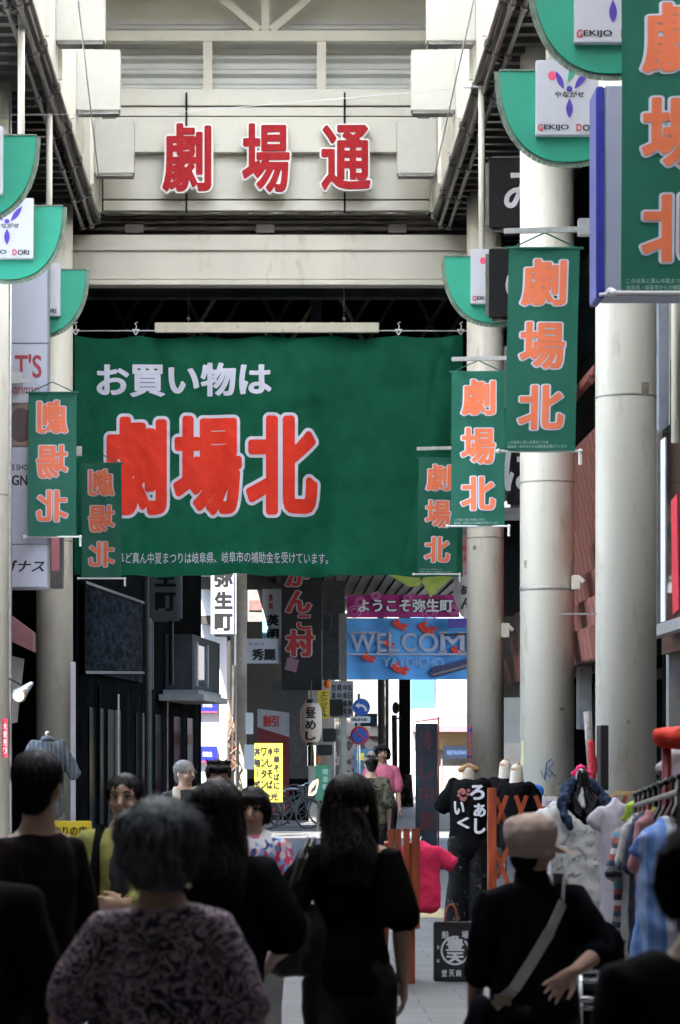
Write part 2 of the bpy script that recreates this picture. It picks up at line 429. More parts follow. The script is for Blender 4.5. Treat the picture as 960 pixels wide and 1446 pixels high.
obj("arcade_soffit", bm, M("soffit slats", (.13,.12,.115), .28, .7, var=.25, scale=3), kind='structure')
bm = NB()
box(bm, -2.7, 2.7, SK0, SK1, SKZ, SKZ+.03)
obj("arcade_skylight", bm, skylight_mat(), kind='structure')
bm = NB()
for s in (-1, 1):
    box(bm, s*2.62-.04, s*2.62+.04, SK0, 41.9, 10.0, SKZ)
    for y in range(7, 42, 2):
        box(bm, s*2.56-.03, s*2.56+.03, y, y+.05, 10.05, SKZ-.05)
box(bm, -2.7, 2.7, SK0-.06, SK0, 10.0, SKZ)
box(bm, -2.7, 2.7, SK1, 43.5, SKZ, SKZ+.06)
box(bm, -2.7, 2.7, 41.95, 42.0, 12.5, SKZ)
obj("nave_wall", bm, hcream, kind='structure')
bm = NB()
box(bm, -4.5, 4.5, 41.75, 47.6, 10.75, 10.9)
obj("crossing_canopy", bm, hdark, kind='structure')

# unseen wall added far behind the camera to keep sky light off the foreground
bm = NB(); box(bm, -5, 5, -23, -22, 0, 11); obj("sky_blocking_wall", bm, walld, kind='structure')

# ------------------------------------------------------------------ header gate at the end of the nave
HY = 41.2
hd = thing("arcade_gate_header", "cream louvred gable panel crossing the arcade above the red characters", "gable panel", (0, HY, 8.0))
bm = NB()
z0, z1 = Z_(131, 41.9), SKZ-.1
n = int((z1-z0)/.235)
for i in range(n+1):                                    # corrugated siding: a tilted face and a ledge per course
    z = z0 + i*.235
    if z+.235 > z1: break
    a = [(41.9, z), (41.78, z+.045), (41.78, z+.10), (41.9, z+.15), (41.9, z+.235)]
    for (ya, za), (yb, zb) in zip(a[:-1], a[1:]):
        bm.faces.new([bm.verts.new(v) for v in ((-2.6,ya,za),(2.6,ya,za),(2.6,yb,zb),(-2.6,yb,zb))])
obj("louvre", bm, M("louvre metal", (.60,.60,.57), .4, var=.06, scale=2), hd)
bm = NB()
def hb(x0, x1, ya, yb, zt, zb, bmx): box(bmx, X_(x0, HY), X_(x1, HY), ya, yb, Z_(zb, HY), Z_(zt, HY))
hb(100, 655, 41.2, 41.34, 42, 57, bm)
for a, b in ((287,300),(448,461),(133,146),(602,615)): hb(a, b, 41.22, 41.34, 57, 129, bm)
hb(369, 381, 41.22, 41.34, -60, 42, bm)
for sx in (-1, 1):
    bar(bm, pt(375+sx*8, 43, 41.28), pt(375+sx*85, -22, 41.28), .12, .12, Vector((0,1,0)))
obj("truss", bm, cream, hd, bevel=.008)
bm = NB()
hb(150, 600, 41.06, 41.7, 128, 151, bm); hb(140, 612, 41.10, 41.7, 153, 165, bm)
hb(165, 588, 41.02, 41.5, 168.5, 218, bm)
hb(146, 606, 41.22, 41.7, 218, 280, bm); hb(146, 606, 41.18, 41.7, 283, 297, bm)
obj("fascia_panel", bm, hcream, hd, bevel=.006)
bm = NB()
hb(140, 612, 41.3, 41.7, 165, 168.5, bm); hb(146, 606, 41.3, 41.6, 280, 283, bm)
obj("shadow_gap", bm, hdark, hd)

sg = thing("hanging_character_sign", "three big red characters with white rims mounted on dark rods under the gable", "sign", pt(375, 300, 40.9))
for x in (263.5, 486):
    bm = NB(); tube(bm, [pt(x, 130, 40.98), pt(x, 300, 40.98)], .016); obj("mounting_rod", bm, black, sg, smooth=True)
for ch, a, b, zt, zb in (("劇",229,299,171,270),("場",342,410,171,271),("通",454,523,173,268)):
    xa, xb, za, zb_ = X_(a,40.7), X_(b,40.7), Z_(zb,40.7), Z_(zt,40.7)
    bm = NB(); text(bm, ch, xa, za, xb, zb_, 40.86, bold=.035, grow=.032, depth=.10)
    me = bpy.data.meshes.new("letter_box"); bm.to_mesh(me); bm.free(); lb = obj("letter_box", me, rimw, sg)
    bm = NB(); text(bm, ch, xa, za, xb, zb_, 40.755, bold=.035, grow=-.004, depth=.015)
    me = bpy.data.meshes.new("letter_face"); bm.to_mesh(me); bm.free(); lf = obj("letter_face", me, redletter, lb)

# cream baffle boxes stepping along both sides of the nave
i = 0
for s in (-1, 1):
    for Yb, nm in ((40.0, "nearest the gable"), (36.1, "in the middle"), (32.6, "nearest the viewer"), (29.3, "above the top of the view")):
        bm = NB(); xa, xb = sorted((s*1.98, s*2.58))
        box(bm, xa, xb, Yb, Yb+.26, 10.42, 11.25)
        t = thing("ceiling_baffle", f"cream box on the {'left' if s<0 else 'right'} side of the nave ceiling, {nm}", "light box", (s*2.3, Yb, 10.4), 0, "cream boxes along the nave ceiling")
        obj("housing", bm, baffle, t, bevel=.012)
        bm = NB(); box(bm, xa+.02, xb-.02, Yb+.02, Yb+.24, 10.385, 10.418); obj("underside", bm, steel, t)

# lighting rails along both sides
for s in (-1, 1):
    t = thing("lighting_rail", f"dark twin pipe rail along the {'left' if s<0 else 'right'} edge of the ceiling opening", "rail", (s*2.7, 30, 9.7))
    for dx, dz in ((2.60, 9.98), (2.70, 9.86), (2.84, 9.84)):
        bm = NB(); tube(bm, [(s*dx, 14, dz), (s*dx, 41.1, dz)], .028, 10)
        for y in range(15, 42, 2): tube(bm, [(s*dx, y, dz), (s*dx, y+.16, dz)], .046, 10)
        obj("pipe", bm, M("rail pipe", (.22,.21,.20), .3, .8, var=.2), t, smooth=False)
    for y in range(15, 42, 2):
        bm = NB(); bar(bm, (s*2.58, y+.3, 9.95), (s*2.9, y+.3, 9.82), .05, .03); obj("clamp", bm, steel, t)

# beams under and beyond the gate
def beam(label, x0, x1, Y, d, zt, zb, mat, name="crossing_beam"):
    bm = NB(); box(bm, X_(x0,Y), X_(x1,Y), Y, Y+d, Z_(zb,Y), Z_(zt,Y)); return obj(name, bm, mat, bevel=.01, label=label, cat="beam")
beam("dark brown steel beam directly below the cream gable", 96, 660, 41.75, .3, 299, 331, M("brown beam", (.12,.105,.09), .35, .5, var=.25, scale=3), "steel_beam")
for (a, b), w_ in zip(((140,250),(285,330),(352,440),(455,500),(520,600)), ("leftmost of five", "second from the left of five", "middle one of five", "second from the right of five", "rightmost of five")):
    bm = NB(); tube(bm, [pt(a, 300, 41.3), pt(b, 300, 41.3)], .022, 8)
    obj("light_tube", bm, chrome, smooth=True, label="shiny light tube under the cream gable, "+w_, cat="light tube", group="light tubes under the gable")
bm = NB()
for z in (306, 313, 322): tube(bm, [pt(96, z, 41.6), pt(655, z, 41.6)], .04, 8)
for x in (190, 375, 560): box(bm, X_(x-13,41.6), X_(x+13,41.6), 41.55, 41.7, Z_(329,41.6), Z_(317,41.6))
obj("conduit_run", bm, rust, label="dark pipes and brackets running below the gable panel", cat="pipe")
beam("upper cream beam with a lip spanning the arcade end", 60, 690, 41.45, .35, 331, 353, cream)
beam("lower deep cream beam spanning the arcade end", 60, 690, 41.5, .4, 354, 394, cream)
beam("thin cream ledge along the bottom of the deep beam", 60, 690, 41.42, .3, 394.5, 402, cream)
beam("dark steel beam below the cream beams", 60, 700, 43.2, .3, 403, 419, hdark, "steel_beam")
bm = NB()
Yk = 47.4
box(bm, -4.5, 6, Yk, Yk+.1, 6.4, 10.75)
obj("dark_roof_backdrop", bm, wallk, label="black sheet standing for the dark roof space behind the green banner", cat="screen wall")  # black backdrop standing for the dark roof space
t = thing("roof_frame", "dark diagonal roof bars in the gap above the big green banner", "roof frame", (0, 47.2, 8))
for i in range(17):
    x = 100 + i*36; bm = NB()
    bar(bm, pt(x, 520, 47.1), pt(x+ (70 if i%3 else -60), 405, 47.1), .10, .06)
    obj("bar", bm, hdark if i%4 else M("dull bronze", (.22,.17,.10), .5, .4, var=.4, scale=9), t)
bm = NB(); box(bm, X_(440,46.8), X_(455,46.8), 46.8, 46.95, Z_(470,46.8), Z_(420,46.8)); obj("post", bm, black, t)

# ------------------------------------------------------------------ columns
def column(x, y, r, label, zt=10.0):
    t = thing("arcade_column", label, "column", (x, y, 0), 0, "round cream columns carrying the arcade roof")
    bm = NB(); cyl(bm, (x, y), r, .12, zt, 64); obj("shaft", bm, colm, t, smooth=False)
    for p in t.children[0].data.polygons: p.use_smooth = abs(p.normal.z) < .5
    bm = NB(); cyl(bm, (x, y), r+.03, 0, .12, 48); obj("plinth", bm, wallg, t)
    for z in ((4.85, 3.57) if r > .3 else (4.85,)):
        bm = NB(); cyl(bm, (x, y), r+.004, z, z+(.018 if z > 4 else .06), 64); o = obj("clamp_band", bm, M("column band", (.38,.36,.31), .45, .2, var=.2), t)
        for p in o.data.polygons: p.use_smooth = abs(p.normal.z) < .5
    return t
C1 = column(3.26, 24.0, .275, "thick cream column at right beside the tall green banner, third from the gate")
C2 = column(3.336, 31.46, .32, "cream column at right standing behind the lattice fence and white dress")
C3 = column(3.26, 39.4, .275, "cream column at right beside the WELCOME banner")
C0 = column(3.34, 16.1, .275, "cream column just outside the right edge beside the clothes rack")
CL1 = column((15-VX)*33/F-.275, 33.0, .275, "cream column at the very left edge carrying the mirrored green banner")
CL2 = column((103-VX)*40/F-.275, 40.0, .275, "cream column at left behind the tall white shop sign")
CL0 = column(-3.46, 25.5, .275, "nearest cream column on the left side, outside the frame")
# conduit on the left-edge column, marker post by the next one
bm = NB(); tube(bm, [(X_(14.5,32.7), 32.7, .1), (X_(14.5,32.7), 32.7, 9.9)], .02); obj("conduit", bm, galv, smooth=True, label="thin grey conduit running up the left edge column", cat="pipe")
bm = NB(); box(bm, X_(100,39.6), X_(107,39.6), 39.55, 39.6, 0.0, Z_(935,39.6)); obj("white_post", bm, M("post white", (.6,.6,.68), .4, var=.04), label="slim white post in front of the left column", cat="post", bevel=.005)
# stubby rods from the soffit, graffiti and stickers on the columns
bm = NB()
for k in range(5):
    a = [(-.09,.16),(-.03,.2),(.05,.16),(.04,.08),(-.05,.05),(.1,-.05)]
tube(bm, [(C2.location.x + p[0]*.9 - .02, 31.46-.322, Z_(1085,31)+p[1]*.9-.05) for p in ((-.05,-.1),(-.02,.12),(.04,.17),(.07,.12),(.0,.05),(.09,-.06))], .007, 5)
tube(bm, [(C2.location.x + p[0] - .08, 31.46-.322, Z_(1085,31)+p[1]-.05) for p in ((-.03,.02),(0,-.07),(.03,.0),(.08,-.06),(.1,-.02))], .006, 5)
def colpatch(C, r, px0, px1, y0, y1, mat, nm, label):
    """thin curved sheet stuck on the camera side of a column"""
    cx, cy_ = C.location.x, C.location.y; Yc = cy_-r; bm2 = NB()
    a0, a1 = [math.asin(max(-.98, min(.98, (X_(p,Yc)-cx)/r))) for p in (px0, px1)]; n = 10
    v = [[bm2.verts.new((cx+(r+.004)*math.sin(a), cy_-(r+.004)*math.cos(a), z + .012*noise.noise(Vector((a*6, z*9, r))))) for a in [a0+(a1-a0)*k/n for k in range(n+1)]] for z in (Z_(y1,Yc), Z_(y0,Yc))]
    for k in range(n): bm2.faces.new((v[0][k], v[0][k+1], v[1][k+1], v[1][k]))
    return obj(nm, bm2, mat, C, label=label)
smear = M("ochre smear", (.50,.34,.15), .7, var=.3, scale=18); tape = M("old tape", (.52,.49,.40), .5, var=.1); grime = M("grime patch", (.30,.26,.20), .8, var=.4, scale=20)
colpatch(C1, .275, 868, 915, 1117, 1124, smear, "paint_smear", "ochre smear low on the shaft")
colpatch(C1, .275, 857, 872, 1121, 1126, smear, "paint_smear", "ochre smear low on the shaft")
colpatch(C1, .275, 906, 917, 538, 556, grime, "tape_patch", "grey tape on the band")
colpatch(C1, .275, 885, 889, 1018, 1022, grime, "scuff", "dark scuff"); colpatch(C1, .275, 862, 866, 1084, 1090, grime, "scuff", "dark scuff")
colpatch(C2, .32, 742, 745, 790, 801, grime, "scuff", "dark scuff"); colpatch(C2, .32, 790, 797, 1000, 1004, grime, "scuff", "dark scuff"); colpatch(C2, .32, 786, 789, 1105, 1110, grime, "scuff", "dark scuff")
colpatch(C2, .32, 738, 742, 1046, 1082, M("pale yellow tape", (.55,.54,.30), .6), "tape_patch", "yellowish tape strip"); colpatch(C3, .275, 668, 672, 770, 776, grime, "scuff", "dark scuff")
obj("graffiti_mark", bm, M("blue marker", (.06,.12,.30), .6), C2, label="blue scribble")
# ------------------------------------------------------------------ shop buildings beside the arcade
def shop(label, x0, x1, y0, y1, wall, sx, doors, ht=11):
    """block with a recessed glazed front on the side facing the street (sx=+1: front at x0, -1: front at x1)"""
    fx = x0 if sx > 0 else x1
    t = thing("shop_building", label, "building", ((x0+x1)/2, (y0+y1)/2, 0))
    bm = NB(); box(bm, x0, x1, y0, y1, 3.4, ht)
    box(bm, min(fx+sx*1.6, x1 if sx > 0 else x0), max(fx+sx*1.6, x1 if sx > 0 else x0), y0, y1, 0, 3.4)
    n = doors; w = (y1-y0)/n
    for k in range(n+1):
        yy = y0 + k*w; box(bm, *sorted((fx, fx+sx*1.6)), max(y0, yy-.2), min(y1, yy+.2), 0, 3.398)
    obj("wall", bm, wall, t)
    for k in range(n):
        a = y0+k*w+.2; b = a+w-.4
        bm = NB(); box(bm, *sorted((fx+sx*.5, fx+sx*.53)), a, b, .25, 2.6); obj("shop_window", bm, glass, t)
        bm = NB()
        for yy in (a, (a+b)/2, b-.06): box(bm, *sorted((fx+sx*.44, fx+sx*.5)), yy, yy+.06, 0, 2.7)
        box(bm, *sorted((fx+sx*.44, fx+sx*.5)), a, b, 2.6, 2.72); obj("window_frame", bm, steel, t)
        bm = NB(); box(bm, *sorted((fx-sx*.08, fx)), a, b, 2.75, 3.3); obj("fascia", bm, brown if k % 2 else wallk, t)
        for z in (4.6, 7.2):
            bm = NB(); box(bm, *sorted((fx-sx*.03, fx)), a+.3, b-.3, z, z+1.4); obj("upper_window", bm, glass, t)
    return t
shop("off-frame shop building along the right side, nearest, made pale to bounce light", 4.5, 9, -22, 21.9, wallw, 1, 6)  # facade out of view, given a pale colour to bounce light
shop("grey shop building on the right beside the nearest columns", 4.5, 9, 22, 29.8, wallg, 1, 2)
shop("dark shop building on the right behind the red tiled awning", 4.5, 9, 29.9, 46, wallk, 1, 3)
shop("off-frame shop building along the left side, nearest, made pale to bounce light", -9, -4.4, -22, 20.9, wallw, -1, 6)  # left facade out of view, pale so it reflects light to the right columns
shop("off-frame shop building beside the left half disc signs, made white to bounce light", -9, -4.4, 30.5, 35.9, wallw, -1, 1)  # also out of view and whitened as a reflector
shop("brown shop building on the left behind the tall white sign", -9, -4.4, 36, 45.9, M("brown wall", (.10,.065,.05), .7, var=.2), -1, 2)

# red tiled awning on the right wall
t = thing("tiled_awning", "terracotta tiled awning sloping from the right wall between the columns", "awning", (4.3, 34, 3))
tile = M("terracotta tile", (.27,.105,.08), .7, var=.2, scale=8, bump=.2, dirt=((.2,.09,.07), 3, .4))
bm = NB(); n = 9
for k in range(n):
    za = 2.75 + k*.36; xa = 3.70 + k*.085
    for y in range(27): box(bm, xa, xa+.20+.012*((y*7+k*3)%3), 30.2+y*.4, 30.2+y*.4+.385, za-.02, za+.37, Matrix.Rotation(-.16, 3, 'Y'))
obj("tile_course", bm, tile, t, bevel=.02)
bm = NB()
for y in range(31, 41, 2): bar(bm, (4.45, y, 5.7), (4.45, y, 2.9), .08)
bar(bm, (4.4, 30.2, 2.88), (4.4, 41, 2.88), .1); obj("awning_frame", bm, brown, t)
bm = NB()
for y in (30.3, 33): bar(bm, (4.45, y, 6.9), (3.7, y, 5.9), .09)
bar(bm, (3.75, 30, 6.0), (3.75, 35, 6.0), .09); obj("canopy_bracket", bm, M("red oxide", (.16,.04,.03), .6, var=.3), t)
# billboards, pipe and panels beyond the nearest right column
t = thing("poster_billboard", "black red and white poster billboard on the right wall beside the nearest column", "billboard", (4.3, 26, 3))
bm = NB(); box(bm, 4.24, 4.4, 24.5, 28.7, 3.0, 5.1); obj("panel", bm, blackgl, t)
bm = NB(); box(bm, 4.23, 4.239, 25.6, 26.2, 3.05, 4.9, Matrix.Rotation(.12, 3, 'X')); obj("white_stripe", bm, inkw, t); bm = NB(); box(bm, 4.23, 4.239, 28.1, 28.4, 3.05, 5.0); obj("white_stripe", bm, inkw, t)
bm = NB(); box(bm, 4.226, 4.239, 25.2, 26.9, 4.5, 5.05); box(bm, 4.226, 4.239, 27.2, 27.6, 3.1, 4.3, Matrix.Rotation(-.1, 3, 'X')); obj("red_patch", bm, redp, t)
bm = NB(); bar(bm, (4.2, 24.4, 2.95), (4.2, 28.8, 2.95), .12); bar(bm, (4.22, 28.75, 2.9), (4.22, 28.75, 5.15), .07); obj("frame", bm, galv, t)
bm = NB(); box(bm, X_(930,29.2), X_(944,29.2), 29.2, 29.4, Z_(625,29.2), Z_(420,29.2)); obj("wall_panel", bm, M("blue grey panel", (.25,.27,.31), .5), bevel=.01, label="blue grey panel on the right wall above the poster billboard", cat="panel")
bm = NB(); cyl(bm, (X_(955,27.5), 27.5), .055, Z_(625,27.5), 9.5, 20); obj("drain_pipe", bm, colm, smooth=True, label="cream drain pipe above the poster billboard at the right edge", cat="pipe")
bm = NB(); box(bm, X_(818,35.8), X_(836,35.8), 35.8, 36.2, Z_(1030,35.8), Z_(940,35.8)); obj("meter_box", bm, M("meter grey", (.33,.33,.33), .5), bevel=.01, label="grey box on the wall behind the second column", cat="meter box")
bm = NB(); box(bm, X_(842,23.6), X_(853,23.6), 23.3, 23.6, Z_(1116,23.6), Z_(1025,23.6)); obj("dark_board", bm, black, bevel=.005, label="narrow black board against the left edge of the nearest right column", cat="board")
bm = NB(); bar(bm, pt(788,867,23.9), pt(842,867,23.9), .015); obj("stay_rod", bm, galv, label="thin metal rod sticking out left from the nearest right column", cat="rod")
# little brackets on right columns
for (px, py, Y, lab) in ((815,822,31.1,"small cream bracket box on the side of the middle right column"),(715,890,39.1,"small cream bracket box on the side of the far right column")):
    bm = NB(); box(bm, X_(px-7,Y), X_(px+4,Y), Y, Y+.12, Z_(py+10,Y), Z_(py-10,Y)); bar(bm, pt(px+2,py-6,Y), pt(px+9,py,Y), .05)
    obj("bracket_box", bm, cream, bevel=.006, label=lab, cat="bracket")

# black lightbox characters on the right
for i, (zt, zb, ch) in enumerate(((218,325,"み"),(347,452,"の"),(478,583,""),(607,716,"は"))):
    Y = 32.42; t = thing("black_character_sign", ["black rounded sign box with white hiragana, half behind the column, topmost of its stack","black rounded sign box behind the tall green banner, second of its stack","black rounded sign box hidden behind the tall green banner, third of its stack","black sign box with white hiragana below the green banner, lowest of its stack"][i], "sign", pt(740, zb, Y), 0, "black character signs stacked on the right")
    x0, x1 = X_(686 if i < 2 else 712, Y), X_(800, Y)
    bm = NB(); box(bm, x0, x1, Y, Y+.2, Z_(zb,Y), Z_(zt,Y)); obj("frame", bm, steel, t, bevel=.08)
    bm = NB(); box(bm, x0+.035, x1-.035, Y-.012, Y+.05, Z_(zb-4,Y), Z_(zt+4,Y)); obj("face", bm, M("sign black", (.008,.008,.009), .45, spec=.15), t, bevel=.005)
    if ch:
        xa = {"み": 711, "の": 713, "は": 711}[ch]
        textobj("lettering", M("worn white lettering", (.42,.42,.44), .5), t, [((ch, X_(xa,Y), Z_(zb-24 if i < 3 else zb-22,Y), X_(xa+56,Y), Z_(zt+24,Y), Y-.016), dict(bold=.02))])

# ------------------------------------------------------------------ half-disc street signs
def disc_sign(xc, Y, label, top=6.22, R=.615, H_=.82, rod=True):
    zt = EYE + top; t = thing("half_disc_sign", label, "sign", (xc, Y, zt-H_), 0, "green half disc street signs with white plates")
    poly = [(xc + R*math.copysign(abs(math.cos(a))**.86, math.cos(a)), zt - H_*math.sin(a)**.86) for a in [math.pi - math.pi*k/40 for k in range(41)]]
    bm = NB(); prism(bm, poly, Y, Y+.07); obj("green_disc", bm, signgreen, t)
    bm = NB()
    for a, b in zip(poly[:-1], poly[1:]): bar(bm, (a[0], Y+.035, a[1]), (b[0], Y+.035, b[1]), .10, .014, Vector((0,1,0)))
    bar(bm, (xc-R-.01, Y+.035, zt+.008), (xc+R+.01, Y+.035, zt+.008), .10, .014); obj("rim", bm, M("sign rim", (.13,.18,.13), .5, var=.4, scale=9), t)
    bm = NB(); box(bm, xc-.30, xc+.30, Y-.09, Y-.002, zt-.60, zt+.077); pl = obj("plate", bm, plate, t, bevel=.006)
    y = Y-.096
    textobj("lettering", ink, pl, [(("やながせ", xc-.135, zt-.262, xc+.135, zt-.205, y), dict(bold=.022)),
        (("EKIJO", xc-.232, zt-.565, xc-.005, zt-.505, y), dict(bold=.03)), (("ORI", xc+.12, zt-.565, xc+.25, zt-.505, y), dict(bold=.03)) ])
    textobj("initials", redp, pl, [(("G", xc-.285, zt-.568, xc-.238, zt-.50, y), dict(bold=.04)), (("D", xc+.062, zt-.568, xc+.112, zt-.50, y), dict(bold=.04))])
    bm = NB()
    def leaf(p, q, w):
        p, q = Vector(p), Vector(q); d = q-p; n = Vector((-d.y, d.x)).normalized(); pts = []
        for k in range(9): f = k/8; pts.append(p+d*f+n*w*math.sin(math.pi*f)*(1-.3*f))
        for k in range(7, 0, -1): f = k/8; pts.append(p+d*f-n*w*math.sin(math.pi*f)*(1-.3*f))
        bm.faces.new([bm.verts.new((xc+a.x, y, zt+a.y)) for a in pts])
    leaf((-.05,-.185), (-.125,-.02), .030); leaf((.045,-.185), (.175,-.01), .034); leaf((.0,-.45), (.0,-.265), .036)
    for f_ in bm.faces: f_.normal_update()
    ball(bm, (xc, y, zt-.185), (.027,.002,.027)); obj("emblem", bm, purple, pl)
    bm = NB(); ball(bm, (xc-.155, y+.004, zt-.065), (.036,.002,.042)); obj("emblem_dot", bm, pinkp, pl)
    bm = NB(); bm.faces.new([bm.verts.new((xc+a, y, zt+b)) for a, b in ((.0,.008),(.10,.008),(-.02,-.13))]); obj("emblem_triangle", bm, greenp, pl)
    if rod:
        for dx in ((-.16 if xc > 0 else .15),):
            bm = NB(); tube(bm, [(xc+dx, Y+.035, zt), (xc+dx, Y+.035, 10.0)], .04, 12); obj("hanger_rod", bm, cream, t, smooth=True)
    return t
for px, Y, lab in ((802,24.0,"green half disc sign at upper right showing its whole white plate and emblem"),(863,20.9,"green half disc sign cut by the top edge at upper right"),
                   (698,32.9,"green half disc sign at right, partly behind the black sign boxes")):
    disc_sign(X_(px,Y), Y, lab)
for px, Y, lab in ((50-.615*141.5,26.5,"green half disc sign at the left edge, nearest and highest in the picture"),(88-.615*125.4,29.9,"green half disc sign at left, middle one of the left row"),
                   (121-.615*110.9,33.8,"green half disc sign at left, farthest of the left row")):
    disc_sign(X_(px,Y), Y, lab)

# ------------------------------------------------------------------ small green banners
def side_banner(label, x0, x1, yt, yb, Y, mirror=False, br=None, seed=0, txt=None, skew=0.):
    cloth, lett, outl = (bgreen3, orange3, M("dim lilac print", (.42,.44,.52), .7)) if mirror else (bgreen2, orange2, lilac)
    a, b, zt, zb = X_(x0,Y), X_(x1,Y), Z_(yt,Y), Z_(yb,Y); w, h = b-a, zt-zb; xc = (a+b)/2
    t = thing("vertical_banner", label, "banner", (xc, Y, zb), 0, "green vertical banners hung along the arcade")
    wv = lambda x, z: .022*math.sin((x-a)*5+seed) + .05*(x-xc)*math.sin((z-zb)*1.6+seed*3)/max(w,.1) + .03*math.sin((z-zb)*2.3+seed*2) + .006*math.sin((x-a)*17+z*3+seed)
    sk = lambda z: skew*(z-zb)/h
    bm = NB(); nx, nz = 12, 34; g = [[bm.verts.new((a+w*i/nx+sk(zb+h*j/nz), Y+wv(a+w*i/nx, zb+h*j/nz), zb+h*j/nz)) for i in range(nx+1)] for j in range(nz+1)]
    for j in range(nz):
        for i in range(nx): bm.faces.new((g[j][i], g[j][i+1], g[j+1][i+1], g[j+1][i]))
    cl = obj("cloth", bm, cloth, t, smooth=True)
    cs = txt or ((.065,.225),(.385,.535),(.68,.90)) 
    for nm, grow, dy, mt in (("lettering_outline", .040, -.009, outl), ("lettering", 0, -.014, lett)):
        bm = NB()
        for ch, (f0, f1) in zip("劇場北", ((.05,.285),(.36,.60),(.675,.90))):
            text(bm, ch, xc-w*.32, zt-h*f1, xc+w*.32, zt-h*f0, Y+dy, bold=.035, grow=grow, mirror=mirror, wave=wv, step=.12)
        for v in bm.verts: v.co.x += sk(v.co.z)
        me = bpy.data.meshes.new(nm); bm.to_mesh(me); bm.free(); obj(nm, me, mt, t)
    textobj("small_print", paleg, t, [(("この岐阜ど真ん中夏まつりは", a+w*.05, zb+h*.034, a+w*.62, zb+h*.05, Y-.009), dict(wave=wv, mirror=False)), (("岐阜県・岐阜市からの補助金を受けています", a+w*.05, zb+h*.012, a+w*.88, zb+h*.029, Y-.009), dict(wave=wv))]) if not mirror else None
    bm = NB(); tube(bm, [(a-.03+skew, Y, zt), (b+.03+skew, Y, zt)], .012)
    for s_ in (a+.02, b-.02): tube(bm, [(s_+skew, Y, zt), (xc+skew, Y, zt+w*.22)], .007, 6)
    obj("top_rod", bm, cloth, t)
    bm = NB(); tube(bm, [(a-.04, Y, zb), (b+.05, Y, zb)], .012); ball(bm, (a-.05, Y, zb), .022); ball(bm, (b+.05, Y, zb), .022)
    tube(bm, [(b+.05, Y, zb), (b+.05, Y, zb-.12)], .016)
    obj("bottom_rod", bm, white, t)
    if br:
        bm = NB(); xe = X_(br, Y); bar(bm, (a+w*.0, Y, zt+w*.24), (xe, Y, zt+w*.27), .03, .05)
        box(bm, *sorted((xe-.02, xe+(.14 if xe < a else -.14))), Y-.05, Y+.05, zt+w*.27-.06, zt+w*.27+.09)
        obj("bracket", bm, galv, t, bevel=.005)
    return t
side_banner("large green banner cut by the top right corner, nearest of all", 878, 1034, -20, 413, 16.0, br=1062, seed=1)
side_banner("tall green banner hanging left of the thick right column", 711, 811, 350, 637, 23.8, br=838, seed=2.1, skew=.05)
side_banner("green banner at right overlapping the edge of the big banner, middle size", 637, 712, 525, 743, 31.6, br=733, seed=3.3)
side_banner("small green banner in front of the right part of the big banner", 588, 644, 647, 811, 40.2, br=660, seed=4.2, skew=.03)
side_banner("mirrored green banner at the left edge beside the white shop sign", 40, 108, 554, 758, 33.4, True, br=16, seed=5.1)
side_banner("smaller mirrored green banner overlapping the left of the big banner", 115, 172, 654, 817, 41.0, True, br=103, seed=6.4)
# grey sign box with blue edge behind the nearest banner
t = thing("grey_sign_box", "pale grey sign box with a deep blue edge behind the nearest green banner", "sign", pt(900, 420, 17.2))
Y = 17.2
bm = NB(); box(bm, X_(853,Y), X_(985,Y), Y, Y+.3, Z_(417,Y), Z_(120,Y)); obj("face", bm, M("grey lilac panel", (.36,.38,.50), .4, var=.04), t, bevel=.01)
bm = NB(); box(bm, X_(841,Y), X_(852.5,Y), Y-.02, Y+.34, Z_(421,Y), Z_(122,Y)); obj("blue_edge", bm, M("deep blue", (.03,.035,.35), .4), t, bevel=.008)
bm = NB(); tube(bm, [pt(846,416,Y-.05), pt(880,412,Y-.05)], .012); ball(bm, pt(862,412,Y-.08), .03); obj("clip", bm, white, t)

# ------------------------------------------------------------------ the big banner
Y = 43.0 - 1.2
a, b, zt, zb = X_(105,Y), X_(653,Y), Z_(473,Y), Z_(813,Y)
t = thing("big_banner", "wide green banner with red and white lettering stretched across the arcade", "banner", ((a+b)/2, Y, zb))
def wv(x, z):
    f = (zt-z)/(zt-zb); u = (x-a)/(b-a)
    return .09*math.sin(u*3.1*math.pi+.4)*(.4+.6*f) + .07*math.sin(u*19+f*2.5)*(.4+.6*f)*(.35+u) + .055*(1-abs(math.sin(u*16+f*1.6+.6)))**3*u*u + .040*math.sin(u*38+f*2.0)*(1-.4*f)*(.3+u) + .025*(1-abs(math.sin(f*6.2+u*2.1)))**6*u + .014*math.sin(u*61+1.3-f*5) + .03*math.sin(f*4.3+u*5) + .012*math.sin(f*23+u*9)*math.exp(-((f-.27)/.05)**2) + .022*noise.noise(Vector((x*2.6, z*2.2, 1.))) + .012*noise.noise(Vector((x*7+z*3, z*5, 4.))) + .045*math.sin(u*47-f*9)*max(0,f-.86)/.14
bm = NB(); nx, nz = 180, 90
g = [[bm.verts.new((a+(b-a)*i/nx, Y+wv(a+(b-a)*i/nx, zb+(zt-zb)*j/nz), zb+(zt-zb)*j/nz + (.016*math.sin(i*.10+.5) + .010*math.sin(i*.27))*(1-j/nz) - .05*abs(math.sin(i/nx*6*math.pi))*max(0, (j-nz+6)/6.))) for i in range(nx+1)] for j in range(nz+1)]
for j in range(nz):
    for i in range(nx): bm.faces.new((g[j][i], g[j][i+1], g[j+1][i+1], g[j+1][i]))
obj("cloth", bm, bgreen, t, smooth=True)
def bb(ch, x0, x1, yt, yb, dy, **k): return ((ch, X_(x0,Y), Z_(yb,Y), X_(x1,Y), Z_(yt,Y), Y+dy), dict(wave=wv, step=.07, **k))
big = (("劇",143,236,585,730),("場",245,342,585,730),("北",348,449,585,730))
